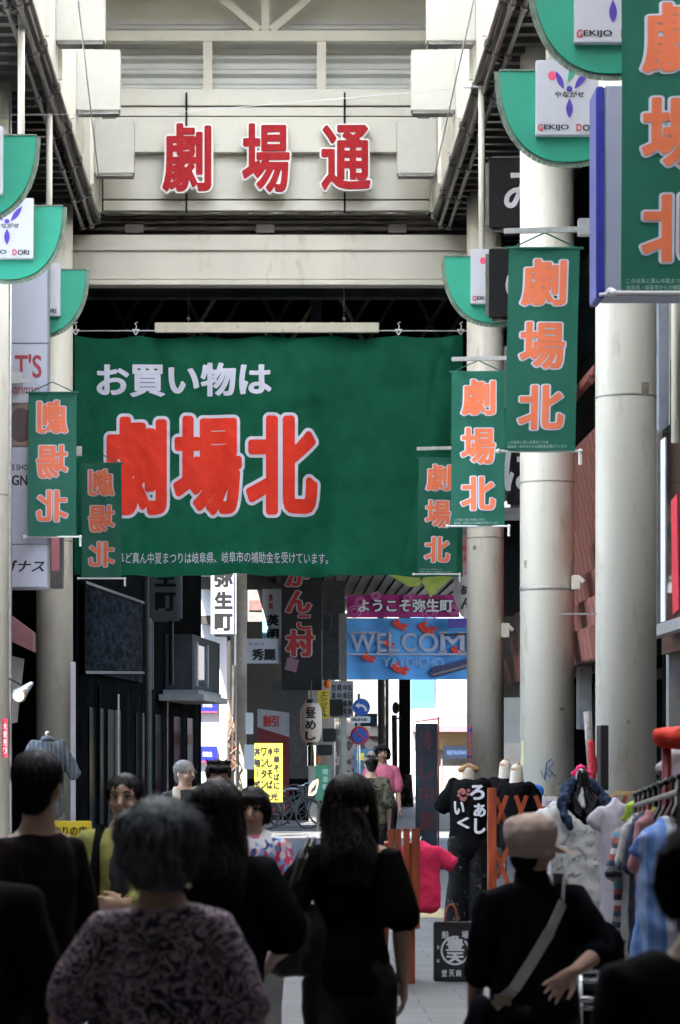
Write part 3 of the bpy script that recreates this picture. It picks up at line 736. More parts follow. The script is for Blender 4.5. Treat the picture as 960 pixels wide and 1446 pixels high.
textobj("red_lettering_outline", lilac, t, [bb(*c, -.012, bold=.05, grow=.045) for c in big])
textobj("red_lettering", M("banner red print", (.80,.045,.022), .7, var=.06, spec=.2, scale=5), t, [bb(*c, -.020, bold=.05) for c in big])
textobj("white_lettering", lilac, t, [bb("お買い物は", 136, 384, 511, 560, -.012, bold=.038)])
textobj("small_print", lilac, t, [bb("この岐阜ど真ん中夏まつりは岐阜県、岐阜市の補助金を受けています。", 136, 464, 780, 796, -.03, bold=.008)])
for k, x in enumerate((107,192,284,376,468,562,650)):
    bm = NB(); p = pt(x, 468, Y-.02)
    bar(bm, p+Vector((-.055,0,.03)), p+Vector((.055,0,.03)), .02); bar(bm, p+Vector((-.055,0,.03)), p+Vector((0,0,-.05)), .016); bar(bm, p+Vector((.055,0,.03)), p+Vector((0,0,-.05)), .016)
    tube(bm, [p+Vector((0,0,.03)), p+Vector((.012,0,.09)), p+Vector((-.015,0,.13)), p+Vector((.03,0,.15))], .008, 6); obj("clip", bm, white, t)
bm = NB(); tube(bm, [pt(60,469,Y), pt(105,467,Y), pt(375,466.5,Y), pt(655,467,Y), pt(665,466,Y)], .012, 6); obj("hanging_rope", bm, galv, smooth=True, label="taut rope along the top of the big green banner", cat="rope")
t = thing("hanging_bar", "worn cream bar hung on two wires above the big green banner", "bar", pt(376, 470, Y-.15))
bm = NB(); box(bm, X_(219,Y-.1), X_(534,Y-.1), Y-.17, Y-.08, Z_(470,Y-.1), Z_(456,Y-.1)); obj("beam", bm, M("worn cream bar", (.58,.54,.42), .6, var=.1, dirt=((.25,.18,.1), 6, .42)), t, bevel=.006)
bm = NB()
for x in (266.5, 485):
    tube(bm, [pt(x, 455, Y-.12), pt(x, 298, Y-.12)], .006, 6); ball(bm, pt(x, 450, Y-.12), .03); ball(bm, pt(x, 470, Y-.14), .025)
obj("wire", bm, steel, t)
# long thin cables
for lab, P, r in (("thin cable slung across the nave with a white insulator", [pt(-40,163,32), pt(250,158,33), pt(560,132,33), pt(670,121,33), pt(706,120,33)], .0035),
                  ("thin cable running along the left ceiling rail", [pt(110,0,25), pt(143,280,40)], .008), ("thin cable running along the right ceiling rail", [pt(668,0,25), pt(607,275,40)], .008)):
    bm = NB(); tube(bm, P, r, 6)
    if "insulator" in lab: tube(bm, [pt(655,122.5,32.9), pt(706,120,32.9)], .016, 8); ball(bm, pt(665,122,32.9), .03)
    obj("cable", bm, galv, smooth=True, label=lab, cat="cable")

# ------------------------------------------------------------------ left side signs
Y = 33.56
t = thing("tall_shop_sign", "tall white shop sign of stacked panels between the left columns", "sign", pt(44, 830, Y))
bm = NB(); box(bm, X_(-25,Y), X_(70,Y), Y, Y+.11, Z_(833,Y), Z_(372,Y)); obj("frame", bm, M("sign frame grey", (.24,.24,.26), .4, .3), t, bevel=.01)
lb = M("lilac sign panel", (.40,.41,.50), .35, var=.03)
for zt_, zb_, m in ((375,484,lb),(486,569,lb),(571,630,M("sepia print", (.22,.15,.12), .5, var=.5, scale=3)),(632,768,lb),(770,829,lb)):
    bm = NB(); box(bm, X_(-24,Y), X_(67,Y), Y-.02, Y+.05, Z_(zb_,Y), Z_(zt_,Y)); obj("panel", bm, m, t)
textobj("red_lettering", M("dull red print", (.28,.03,.04), .6), t, [(("T'S", X_(21,Y), Z_(534,Y), X_(59,Y), Z_(500,Y), Y-.026), dict(bold=.02)), (("marimari", X_(10,Y), Z_(557,Y), X_(56,Y), Z_(543,Y), Y-.026), dict(bold=.01))])
textobj("black_lettering", ink, t, [(("S SHO", X_(17,Y), Z_(664,Y), X_(40,Y), Z_(656,Y), Y-.026), dict(bold=.02)), (("GNI", X_(17,Y), Z_(686,Y), X_(43,Y), Z_(671,Y), Y-.026), dict(bold=.03)), (("ガナス", X_(2,Y), Z_(808,Y), X_(62,Y), Z_(791,Y), Y-.026), dict(bold=.03, slant=.25))])
bm = NB(); ball(bm, pt(30,600,Y-.024), (.16,.004,.22)); obj("round_print", bm, M("dark sepia", (.08,.05,.05), .6), t)
t = thing("pink_sign", "narrow pink sign box behind the mirrored banner at left", "sign", pt(80, 833, 37.6)); Y = 37.6
bm = NB(); box(bm, X_(71,Y), X_(88,Y), Y, Y+.3, Z_(830,Y), Z_(640,Y)); obj("frame", bm, steel, t, bevel=.006)
bm = NB(); box(bm, X_(73,Y), X_(84,Y), Y-.012, Y+.1, Z_(806,Y), Z_(645,Y)); obj("face", bm, M("faded pink", (.50,.16,.20), .5, var=.08), t)
t = thing("pink_awning", "faded pink shop awning on the left wall behind the columns", "awning", (-3.6, 36.5, 2.8))
bm = NB(); prism(bm, [(X_(14,37),Z_(868,37)),(X_(46,37),Z_(892,37)),(X_(46,37),Z_(920,37)),(X_(14,37),Z_(905,37))], 37, 37.5); obj("cloth", bm, M("pink awning", (.32,.15,.16), .8, var=.1), t)
bm = NB(); prism(bm, [(X_(14,37.2),Z_(925,37)),(X_(34,37.2),Z_(930,37)),(X_(24,37.2),Z_(1020,37)),(X_(14,37.2),Z_(1022,37))], 37.2, 37.25); obj("side_panel", bm, M("dull white panel", (.42,.41,.40), .6), t)
t = thing("spot_lamp", "small lit spot lamp clamped by the left edge column", "lamp", pt(28, 975, 31))
bm = NB(); chain(bm, [pt(44,966,31), pt(35,974,31), pt(27,982,31)], [.03,.055,.09], 16); obj("lamp_shade", bm, galv, t, smooth=True)
bm = NB(); bar(bm, pt(12,958,31), pt(36,971,31), .02); obj("arm", bm, black, t)
lm = bpy.data.materials.new("warm bulb"); lm.use_nodes = True; e = lm.node_tree.nodes["Principled BSDF"]; e.inputs["Emission Color"].default_value = (1,.55,.2,1); e.inputs["Emission Strength"].default_value = 1.2
bm = NB(); ball(bm, pt(26.5,983,30.93), .06); obj("bulb", bm, lm, t, smooth=True)
t = thing("red_notice", "small red notice fixed to the left edge column", "notice", pt(6, 1070, 32.6)); Y = 32.6
bm = NB(); box(bm, X_(3,Y), X_(11,Y), Y-.02, Y, Z_(1070,Y), Z_(1015,Y)); obj("sheet", bm, redp, t)
textobj("lettering", inkw, t, [(("大売出し", X_(7,Y), Z_(1066,Y), Z_(1020,Y), .05), dict(v=True)) if False else (("大安売り", X_(7,Y), Z_(1066,Y-.025), Z_(1020,Y-.025), .045), dict(v=True, y=Y-.025))])

# ------------------------------------------------------------------ the bent street beyond the crossing
def along(p, q, name, label, thick, h, mat, side=-1, cat="building", z0=0.):
    p, q = Vector((*p, 0)), Vector((*q, 0)); d = (q-p).normalized(); n = Vector((-d.y, d.x, 0)) * (1 if side < 0 else -1)
    bm = NB(); pts = [p, q, q+n*thick, p+n*thick]
    lo = [bm.verts.new(v+Vector((0,0,z0))) for v in pts]; hi = [bm.verts.new(v+Vector((0,0,h))) for v in pts]
    bm.faces.new(lo); bm.faces.new(hi)
    for i in range(4): bm.faces.new((lo[i], lo[(i+1)%4], hi[(i+1)%4], hi[i]))
    return bm, d, n
P0, P1 = Vector((-3.3, 46.2)), Vector((-1.52, 63.0))
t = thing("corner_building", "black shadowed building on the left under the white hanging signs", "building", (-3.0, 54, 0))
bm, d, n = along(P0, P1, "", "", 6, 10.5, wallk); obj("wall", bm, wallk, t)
def onwall(s, out, z): v = Vector((*P0, 0)) + d*s - n*out; v.z = z; return v
bm = NB(); bar(bm, onwall(.2,.12,Z_(950,46.5)), onwall(7.0,.12,3.3), .05); bar(bm, onwall(.2,.12,Z_(823,46.5)), onwall(7,.12,4.7), .05)
obj("board_rail", bm, steel, t)
bm = NB()
v = [onwall(.3,.10,3.1), onwall(7.0,.10,3.1), onwall(7.0,.10,4.7), onwall(.3,.10,4.7)]; bm.faces.new([bm.verts.new(x) for x in v])
obj("notice_board", bm, Mpat("weathered board", [(.010,.010,.011),(.018,.018,.019),(.032,.032,.034)], 3.0, stretch=(1,.8,3), rough=.95, stops=[.35,.5,.75], dist=.5), t); MATB = bpy.data.materials['weathered board'].node_tree.nodes['Principled BSDF']; MATB.inputs['Specular IOR Level'].default_value = 0
for s0 in (2, 5.2, 8.5, 10.4, 13.5, 15.6):
    bm = NB(); bar(bm, onwall(s0,.06,0), onwall(s0,.06,2.9), .06); obj("door_frame", bm, M("door frame dark", (.02,.02,.02), .6, spec=.1), t)
bm = NB(); bar(bm, onwall(10.7,.07,.2), onwall(10.7,.07,3.0), .045); bar(bm, onwall(4.2,.07,.2), onwall(4.2,.07,2.8), .03); obj("door_edge", bm, chrome, t)
for k, s0 in enumerate((1.2, 3.2, 6.6, 9.2, 12.0, 14.2)):
    bm = NB(); v = [onwall(s0,.03,.3), onwall(s0+1.5,.03,.3), onwall(s0+1.5,.03,2.5), onwall(s0,.03,2.5)]; bm.faces.new([bm.verts.new(x) for x in v]); obj("glazed_door", bm, glass, t)
bm = NB(); tube(bm, [onwall(7.6,.12,0), onwall(7.6,.12,9)], .07); tube(bm, [onwall(8.2,.1,3.0), onwall(8.2,.1,9)], .05); obj("pipe", bm, hdark, t)
t = thing("bay_window", "grey projecting bay window with pale ledges on the black corner building", "bay window", onwall(13, .4, 3))
def obox(s0, s1, o0, o1, z0, z1):
    bm = NB(); lo = [bm.verts.new(onwall(s, o, z0)) for s, o in ((s0,o0),(s1,o0),(s1,o1),(s0,o1))]; hi = [bm.verts.new(onwall(s, o, z1)) for s, o in ((s0,o0),(s1,o0),(s1,o1),(s0,o1))]
    bm.faces.new(lo); bm.faces.new(hi)
    for i in range(4): bm.faces.new((lo[i], lo[(i+1)%4], hi[(i+1)%4], hi[i]))
    return bm
obj("casing", obox(10.8, 15.6, .02, .6, 3.05, 4.25), M("bay grey", (.035,.035,.037), .8, var=.3, scale=4), t)
obj("pane", obox(11.3, 13.0, .6, .62, 3.2, 4.05), M("bay glass", (.06,.08,.12), .06), t)
bm = obox(11.2, 11.35, .6, .66, 3.15, 4.1); bm2 = obox(12.95, 13.1, .6, .66, 3.15, 4.1)
obj("window_frame", bm, galv, t); obj("window_frame", bm2, galv, t)
obj("ledge", obox(9.6, 13.8, .05, 1.0, 2.8, 2.93), M("pale ledge", (.24,.23,.2), .7), t); obj("ledge", obox(10.3, 14.3, .04, .8, 2.94, 3.04), wallg, t)
# sunlit block after the gap
Q0, Q1 = Vector((X_(347,69.0), 69.0)), Vector((X_(473,93), 93.0))
t = thing("sunlit_block", "white walled building catching full sun behind the hanging signs", "building", (Q0.x-2, 75, 0))
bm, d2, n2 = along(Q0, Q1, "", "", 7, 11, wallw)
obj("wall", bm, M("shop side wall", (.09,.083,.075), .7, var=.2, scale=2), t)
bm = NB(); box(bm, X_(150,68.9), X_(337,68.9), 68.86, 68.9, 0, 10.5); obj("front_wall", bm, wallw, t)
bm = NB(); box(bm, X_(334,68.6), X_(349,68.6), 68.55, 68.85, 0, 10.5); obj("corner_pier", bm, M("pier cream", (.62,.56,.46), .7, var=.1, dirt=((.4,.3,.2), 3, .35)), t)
bm = NB(); tube(bm, [pt(326,815,68.5), pt(326,1110,68.5)], .10, 12); tube(bm, [pt(331,940,68.4), pt(330,1090,68.4)], .05); obj("pipe", bm, M("rusty pipe", (.42,.33,.25), .6, var=.4, scale=3), t, smooth=True)
bm = NB()
for zt_, zb_ in ((815,832),(870,882)): box(bm, X_(283,68.7), X_(300,68.7), 68.5, 68.8, Z_(zb_,68.7), Z_(zt_,68.7))
obj("beam_end", bm, hdark, t)
bm = NB()
for k in range(9):
    p = pt(330+random.uniform(-4,4), 1010+k*9, 68.3); tube(bm, [p, p+Vector((random.uniform(-.15,.15),0,-.2)), p+Vector((random.uniform(-.1,.1),-.05,-.35))], .02, 6)
obj("wiring", bm, M("cable brown", (.2,.1,.06), .7), t)
for k, (y0_, y1_, s_) in enumerate(((983,1005,"na"),(1054,1075,"ma"))):
    tt = thing("blue_sign", ["upper small blue sign on the sunlit white wall","lower small blue sign on the sunlit white wall"][k], "sign", pt(296, y1_, 68.7), 0, "small blue signs on the white wall"); Y = 68.75
    bm = NB(); box(bm, X_(272,Y), X_(307,Y), Y, Y+.08, Z_(y1_,Y), Z_(y0_,Y)); obj("board", bm, M("sign blue", (.02,.03,.42), .5, var=.03), tt)
    bm = NB(); box(bm, X_(272,Y), X_(307,Y), Y-.01, Y+.07, Z_(y1_+1.6,Y), Z_(y1_,Y)); obj("red_line", bm, pinkp, tt)
    textobj("lettering", inkw, tt, [((s_, X_(287,Y), Z_(y1_-6,Y), X_(300,Y), Z_(y0_+8,Y), Y-.006), dict(bold=.03))])
# hanging street name boxes
def name_box(label, x0, x1, yt, yb, Y, chars, cz, m, mi):
    t = thing("street_name_sign", label, "sign", pt((x0+x1)/2, yb, Y), 0, "white street name boxes with brush characters")
    bm = NB(); box(bm, X_(x0,Y), X_(x1,Y), Y, Y+.2, Z_(yb,Y), Z_(yt,Y)); obj("box", bm, m, t, bevel=.05)
    bm = NB(); tube(bm, [pt((x0+x1)/2+8,yb,Y+.1), pt((x0+x1)/2+8,yb+90,Y+.1)], .045, 10); obj('lower_pole', bm, hdark, t); bm = NB(); tube(bm, [pt((x0+x1)/2,yt,Y+.1), pt((x0+x1)/2,yt-40,Y+.1)], .03, 10); obj("hanging_pole", bm, hdark, t)
    textobj("lettering", mi, t, [((ch, X_((x0+x1)/2-w/2,Y), Z_(b_,Y), X_((x0+x1)/2+w/2,Y), Z_(a_,Y), Y-.006), dict(bold=.05)) for ch, a_, b_, w in cz])
name_box("white street name box against the sunlit wall with black characters", 298, 334, 770, 899, 52, "", (("弥",806,829,27),("生",835,860,26),("町",866,891,26)), M("name box white", (.50,.51,.53), .4, var=.04), ink)
name_box("dim street name box in shadow left of the sunlit wall", 211, 257, 745, 877, 47.2, "", (("弥",766,795,30),("生",799,829,30),("町",836,864,30)), M("name box shaded side", (.30,.31,.33), .4, var=.04), ink)  # same white box, with its shade put into a darker face colour

# ------------------------------------------------------------------ shop signs in the far street
def board(name, label, cat, x0, x1, yt, yb, Y, mat, lets=(), d=.05, group=None, bevel=.0):
    t = thing(name, label, cat, pt((x0+x1)/2, yb, Y), 0, group)
    bm = NB(); box(bm, X_(x0,Y), X_(x1,Y), Y, Y+d, Z_(yb,Y), Z_(yt,Y)); obj("panel", bm, mat, t, bevel=bevel)
    for l in lets:
        m, calls = l[0], l[1:]
        textobj("lettering", m, t, [((s, X_(a,Y), Z_(d_,Y), X_(b,Y), Z_(c,Y), Y-.008), dict(bold=bo)) for s, a, b, c, d_, bo in calls])
    return t
def vboard(s, xc, yt, yb, w, Y, mat, par, bold=.03, dy=-.008, grow=0.):
    return textobj("lettering", mat, par, [((s, X_(xc,Y), Z_(yb,Y), Z_(yt,Y), w*Y/F), dict(v=True, y=Y+dy, bold=bold, grow=grow))])
Y = 60.5
t = board("black_shop_banner", "black hanging shop banner with red brush kana", "banner", 398, 455, 800, 975, Y, M("black cloth", (.014,.013,.014), .8, var=.2))
calls = (("か",403,437,797,829),("ん",404,440,834,866),("こ",420,440,868,890),("村",404,444,889,928))
for nm, gr, dy, m in (("lettering_outline",.05,-.008,M("dull pink white", (.5,.4,.4), .7)),("lettering",0,-.016,M("brush red", (.40,.03,.03), .7))):
    textobj(nm, m, t, [((c, X_(a,Y), Z_(e,Y), X_(b,Y), Z_(d_,Y), Y+dy), dict(bold=.05, grow=gr)) for c, a, b, d_, e in calls])
bm = NB(); box(bm, X_(404,Y), X_(421,Y), Y-.02, Y-.006, Z_(948,Y), Z_(930,Y), Matrix.Rotation(.25,3,'Y')); obj("pink_patch", bm, M("dusty pink", (.28,.14,.2), .7, var=.4, scale=30), t)
Y = 61
t = board("white_shop_sign", "upright white shop sign with black characters beside the black banner", "sign", 371, 398, 832, 906, Y, wallw)
bm = NB(); box(bm, X_(371,Y), X_(384,Y), Y-.01, Y-.001, Z_(906,Y), Z_(878,Y)); obj("blue_corner", bm, M("pale cyan", (.25,.55,.6), .5), t)
vboard("英明", 386, 866, 906, 17, Y, ink, t, .06, -.016)
vboard("焼肉", 383, 838, 862, 5, Y, redp, t, .05, -.012)
t = board("white_shop_sign", "flat white shop sign with two bold black characters below the upright one", "sign", 349, 398, 902, 937, 60.6, M("bluish white board", (.62,.64,.72), .5, var=.03))  # plain bluish white sign board
textobj("lettering", ink, t, [(("秀麗", X_(356,60.6), Z_(933,60.6), X_(390,60.6), Z_(916,60.6), 60.59), dict(bold=.05)), (("ランバース", X_(352,60.6), Z_(912,60.6), X_(373,60.6), Z_(907,60.6), 60.59), dict(bold=.02))])
t = board("grey_sign", "dull grey metal sign panel above the flat white shop sign", "sign", 350, 385, 833, 878, 61.6, M("dull metal", (.27,.26,.25), .5, var=.2))
bm = NB(); box(bm, X_(352,61.6), X_(381,61.6), 61.58, 61.599, Z_(862,61.6), Z_(848,61.6)); obj("faded_stripe", bm, M("faded red", (.25,.14,.13), .6, var=.3), t)
bm = NB(); box(bm, X_(345,66), X_(360,66), 66, 66.3, Z_(1087,66), Z_(1052,66)); obj("meter_box", bm, wallw, bevel=.01, label="white box in the sun left of the yellow menu poster", cat="meter box")
bm = NB(); box(bm, X_(347,66.2), X_(358,66.2), 66.2, 66.5, Z_(1037,66.2), Z_(1007,66.2)); obj("meter_box", bm, wallw, bevel=.01, label="small white meter box on the pier above the yellow menu poster", cat="meter box")
t = board("menu_poster", "bright yellow menu poster covered in black brush writing", "poster", 360, 399.5, 1050, 1133, 55.6, M("poster yellow", (.85,.72,.06), .6, var=.04, scale=3))
Y = 55.6
for s, xc, w in (("中華そばに",391,8.5),("冷しそば",381.5,8.5),("ワンタン",373,8.5),("丼物一式",364,8.5)):
    vboard(s, xc, 1054, 1116, w, Y, ink, t, .05)
textobj("lettering", ink, t, [(("金光", X_(371,Y), Z_(1131,Y), X_(393,Y), Z_(1119,Y), Y-.008), dict(bold=.05))])
t = thing("red_white_banner", "red and white shop banner hanging behind the yellow poster", "banner", pt(385, 1130, 66)); Y = 66.5
bm = NB(); prism(bm, [(X_(364,Y),Z_(1001,Y)),(X_(409,Y),Z_(1007,Y)),(X_(409,Y),Z_(1041,Y)),(X_(364,Y),Z_(1027,Y))], Y-.02, Y); obj("white_field", bm, M("dim white cloth", (.33,.31,.33), .8, var=.1), t)
bm = NB(); prism(bm, [(X_(364,Y),Z_(1027.5,Y)),(X_(409,Y),Z_(1041.5,Y)),(X_(409,Y),Z_(1150,Y)),(X_(364,Y),Z_(1150,Y))], Y-.02, Y); obj("red_field", bm, M("dim red cloth", (.16,.02,.025), .8, var=.2), t)
textobj("lettering", M("brush red", (.4,.03,.03)), t, [(("割引", X_(372,Y), Z_(1027,Y), X_(394,Y), Z_(1010,Y), Y-.03), dict(bold=.05))])
# lantern
t = thing("paper_lantern", "white paper lantern with black brush characters hanging in the far street", "lantern", pt(440, 1050, 60)); Y = 60
bm = NB(); c = pt(440, 1021, Y); R, Hh = .245, .445; prof = []
for k in range(25):
    f = k/24; z = c.z - Hh + 2*Hh*f; r = R*(1-abs(2*f-1)**4*.38) + .006*(1 if k % 2 else -1); prof.append((r, z))
rings = [[bm.verts.new((c.x+r*math.cos(a_*math.pi/12), c.y+r*math.sin(a_*math.pi/12), z)) for a_ in range(24)] for r, z in prof]
for i in range(24):
    for k in range(24): bm.faces.new((rings[i][k], rings[i][(k+1)%24], rings[i+1][(k+1)%24], rings[i+1][k]))
bm.faces.new(rings[-1]); bm.faces.new(list(reversed(rings[0])))
obj("paper_shade", bm, M("lantern paper", (.78,.64,.52), .8, var=.05, transl=.4), t, smooth=True)
bm = NB(); cyl(bm, (c.x,c.y), .12, c.z+Hh-.01, c.z+Hh+.09, 24); cyl(bm, (c.x,c.y), .12, c.z-Hh-.06, c.z-Hh+.01, 24); tube(bm, [(c.x,c.y,c.z+Hh), (c.x,c.y,c.z+Hh+.5)], .012); obj("cap", bm, black, t)
cw = lambda x, z: -math.sqrt(max(.0, (R+.012)**2-(x-c.x)**2))
textobj("lettering", ink, t, [((ch, c.x-.135, Z_(b_,Y), c.x+.105, Z_(a_,Y), c.y), dict(bold=.04, wave=cw, step=.03)) for ch, a_, b_ in (("昼",999,1015),("め",1017,1031),("し",1033,1046))])
t = board("yellow_sign", "narrow upright yellow sign with dark katakana above the lantern", "sign", 449.5, 466, 975, 1015, 62, M("sign yellow", (.70,.50,.04), .5)); vboard("エンジェル", 458, 977, 1013, 10, 62, ink, t, .03)
t = board("grey_notice_board", "pale notice board covered in dark characters beside the yellow sign", "notice board", 467, 498, 962, 1014, 63, M("notice grey", (.30,.30,.32), .5))
Y = 63
for k in range(4): vboard("営業中毎日"[k:k+2]+"御食", 472+k*7.2, 966, 1010, 5.5, Y, ink, t, .02)
bm = NB(); box(bm, X_(466,Y), X_(483,Y), Y-.12, Y-.02, Z_(1011,Y), Z_(988,Y)); obj("black_box_sign", bm, black, label="small black box sign in front of the pale notice board", cat="sign", bevel=.01)
for k, (a_, b_, c_, d_) in enumerate(((456,475,1029,1048),(448,470,1052,1067))):
    bm = NB(); box(bm, X_(a_,60), X_(b_,60), 60, 60.2, Z_(d_,60), Z_(c_,60)); obj("black_sign", bm, black, bevel=.02, label=["black sign box right of the paper lantern","black sign box just under the paper lantern, the lower one"][k], cat="sign")
for k, (x, y) in enumerate(((463,966),(448,1073))):
    t = thing("orange_lantern", ["tiny orange lamp glowing at the foot of the black banner","tiny orange lantern below the black sign boxes"][k], "lantern", pt(x, y+6, 60.3), 0, "tiny orange lanterns")
    bm = NB(); ball(bm, pt(x, y, 60.3), (.09,.09,.11)); obj("shade", bm, M("lantern orange", (.80,.22,.03), .6, transl=.3), t, smooth=True)
    bm = NB(); cyl(bm, pt(x, y, 60.3)[:2], .05, Z_(y-7,60.3), Z_(y-5,60.3), 12); obj("cap", bm, black, t)
bm = NB(); cyl(bm, (X_(441,60),60), .10, Z_(1082,60), Z_(1053,60), 20); obj("chrome_pole", bm, chrome, smooth=False, label="short shiny metal cylinder hanging under the paper lantern", cat="pole")
t = board("green_sign", "green standing sign with pale characters beside the bicycles", "sign", 446, 467, 1081, 1131, 57, M("sign dull green", (.05,.22,.12), .5)); vboard("喫茶軽食", 460, 1085, 1128, 8, 57, paleg, t, .02)
bm = NB(); bar(bm, pt(450,1131,57.1), pt(449,1180,57.1), .05); bar(bm, pt(464,1131,57.1), pt(465,1180,57.1), .05); obj("leg", bm, steel, t)
t = thing("shell_sign", "small cream shell shaped sign with dark stripes near the bicycle", "sign", pt(441, 1126, 54)); Y = 54
bm = NB(); prism(bm, [(X_(x,Y),Z_(y,Y)) for x, y in ((436,1124),(437,1111),(442,1104),(450,1100),(450,1108),(447,1120),(443,1124))], Y, Y+.04); obj("board", bm, M("cream sign", (.6,.48,.36), .6), t)
bm = NB()
for k in range(3): bar(bm, pt(438+k*3.2,1121-k*2,Y-.005), pt(442+k*2.6,1112-k*3,Y-.005), .022, .006)
obj("stripe", bm, black, t)
# traffic signs
def rsign(label, x, y, Y, kind):
    t = thing("traffic_sign", label, "road sign", pt(x, y+14, Y), 0, "round blue road signs"); c = pt(x, y, Y); R = 12.3*Y/F
    def disc(r, yy, m, nm):
        bm = NB(); vs = [bm.verts.new((c.x+r*math.cos(k*math.pi/20), yy, c.z+r*math.sin(k*math.pi/20))) for k in range(40)]; f = bm.faces.new(vs)
        rr = bmesh.ops.extrude_face_region(bm, geom=[f]); 
        for v in [q for q in rr['geom'] if isinstance(q, bmesh.types.BMVert)]: v.co.y += .02
        obj(nm, bm, m, t)
    sb = M("road sign blue", (.03,.10,.42), .4, var=.03); sr = M("road sign red", (.50,.03,.04), .4, var=.03)
    if kind == 'turn':
        disc(R, c.y, sb, "disc")
        bm = NB(); tube_p = [(.55,-.45),(.45,-.05),(.1,.2),(-.3,.2)]
        for p, q in zip(tube_p[:-1], tube_p[1:]): bar(bm, (c.x+p[0]*R, c.y-.008, c.z+p[1]*R), (c.x+q[0]*R, c.y-.008, c.z+q[1]*R), .3*R, .006, Vector((0,1,0))) if False else bar(bm, (c.x+p[0]*R, c.y-.008, c.z+p[1]*R), (c.x+q[0]*R, c.y-.008, c.z+q[1]*R), .008, .26*R, Vector((0,0,1)) if abs(q[0]-p[0])>abs(q[1]-p[1]) else Vector((1,0,0)))
        bm.faces.new([bm.verts.new((c.x+a_*R, c.y-.014, c.z+b_*R)) for a_, b_ in ((-.72,.2),(-.25,.55),(-.25,-.15))]); obj("arrow", bm, inkw, t)
    else:
        disc(R*1.08, c.y, sr, "ring"); disc(R*.84, c.y-.03, sb, "disc")
        bm = NB(); bar(bm, (c.x-.62*R, c.y-.036, c.z+.62*R), (c.x+.62*R, c.y-.036, c.z-.62*R), .006, .2*R, Vector((1,0,1))); obj("slash", bm, sr, t)
rsign("round blue sign with a white left turn arrow", 509.5, 999, 62.5, 'turn')
rsign("round no parking sign, blue with red ring and slash", 507, 1039, 62.5, 'no')
bm = NB(); tube(bm, [(X_(506,62.7),62.7,0), (X_(506,62.7),62.7,Z_(980,62.7))], .035, 12); obj("sign_pole", bm, galv, smooth=True, label="thin grey pole carrying the round blue road signs", cat="pole")
t = board("plate_sign", "narrow white plate between the two round road signs", "sign", 494, 522, 1012, 1021, 62.6, wallw, [(ink, ("自転車を除く", 496, 520, 1014, 1019, .03))])
t = board("blue_shop_sign", "pale blue shop sign behind the round road signs", "sign", 500, 532, 1008, 1026, 76, M("pale blue", (.08,.28,.45), .5), [(inkw, ("COFFEE", 505, 528, 1013, 1021, .03))])
for k, (a_, b_, w_) in enumerate(((480,489,.0),(436,449,0.0))):
    bm = NB(); box(bm, X_(a_,66), X_(b_,66), 66, 66.3, 0, 5.2); obj("street_post", bm, M("beige post", (.36,.34,.28), .6, var=.1), bevel=.02, label=["beige post beside the no parking sign","beige post behind the paper lantern"][k], cat="post")

# WELCOME banner
Y = 64.0
w2 = lambda x, z: .05*math.sin(x*3.3) + .02*math.sin(x*9+z*2) + .025*math.sin(z*7)
def cloth(par, x0, x1, yt, yb, m, nm="cloth", wave=w2, nx=60, nz=24):
    a, b, zt, zb = X_(x0,Y), X_(x1,Y), Z_(yt,Y), Z_(yb,Y); bm = NB()
    g = [[bm.verts.new((a+(b-a)*i/nx, Y+wave(a+(b-a)*i/nx, zb+(zt-zb)*j/nz), zb+(zt-zb)*j/nz)) for i in range(nx+1)] for j in range(nz+1)]
    for j in range(nz):
        for i in range(nx): bm.faces.new((g[j][i], g[j][i+1], g[j+1][i+1], g[j+1][i]))
    return obj(nm, bm, m, par, smooth=True)
t = thing("purple_banner", "magenta welcome banner with white Japanese characters over the blue one", "banner", pt(570, 872, Y))
cloth(t, 489, 648, 840, 872, M("magenta print", (.42,.035,.22), .8, var=.25, scale=3, transl=.2))
bm = NB()
for cx, cy_, r in ((500,864,9),(508,850,7),(530,842,6),(606,866,10),(640,862,7),(575,845,6)):
    for rr in (r, r*.55): tube(bm, [pt(cx+rr*math.cos(q*math.pi/8), cy_+rr*math.sin(q*math.pi/8)*.9, Y-.085) for q in range(17)], .018, 4)
obj("swirl", bm, M("swirl pink", (.62,.18,.42), .8), t)
for nm, gr, dy, m in (("lettering_outline",.07,-.085,M("dark outline", (.05,.02,.04), .8)),("lettering",0,-.10,inkw)):
    textobj(nm, m, t, [(("ようこそ弥生町", X_(505,Y), Z_(865,Y), X_(639,Y), Z_(846,Y), Y+dy), dict(bold=.035, grow=gr))])
t = thing("welcome_banner", "bright blue WELCOME banner with red goldfish across the far street", "banner", pt(580, 960, Y))
cloth(t, 489, 690, 873, 960, Mpat("blue print", [(.07,.26,.66),(.13,.38,.78),(.06,.21,.60)], .9, rough=.8, stretch=(.4,1,1.2)))
serif = []
bm = NB(); xs = [493, 531, 547, 565, 589, 620, 657, 682]
for ch, a_, b_ in zip("WELCOME", xs[:-1], xs[1:]):
    x0, x1, z0_, z1_ = X_(a_+1,Y), X_(b_-2,Y), Z_(921,Y), Z_(894,Y)
    text(bm, ch, x0, z0_, x1, z1_, Y-.1, bold=.015)
    w_ = (x1-x0); sh = .025
    feet = {"W": [(.12,1),(.5,1),(.88,1)], "E": [(.12,0),(.12,1)], "L": [(.12,0),(.12,1)], "M": [(.1,0),(.9,0),(.1,1),(.9,1)]}.get(ch, [])
    for fx, top in feet:
        zz = z1_ if top else z0_; xx = x0+fx*w_; bm.faces.new([bm.verts.new((xx+p*w_*.17, Y-.1, zz+q*sh)) for p, q in ((-1,-1),(1,-1),(1,1),(-1,1))])
me = bpy.data.meshes.new("lettering"); bm.to_mesh(me); bm.free(); obj("lettering", me, M("silver print", (.42,.42,.52), .7), t)
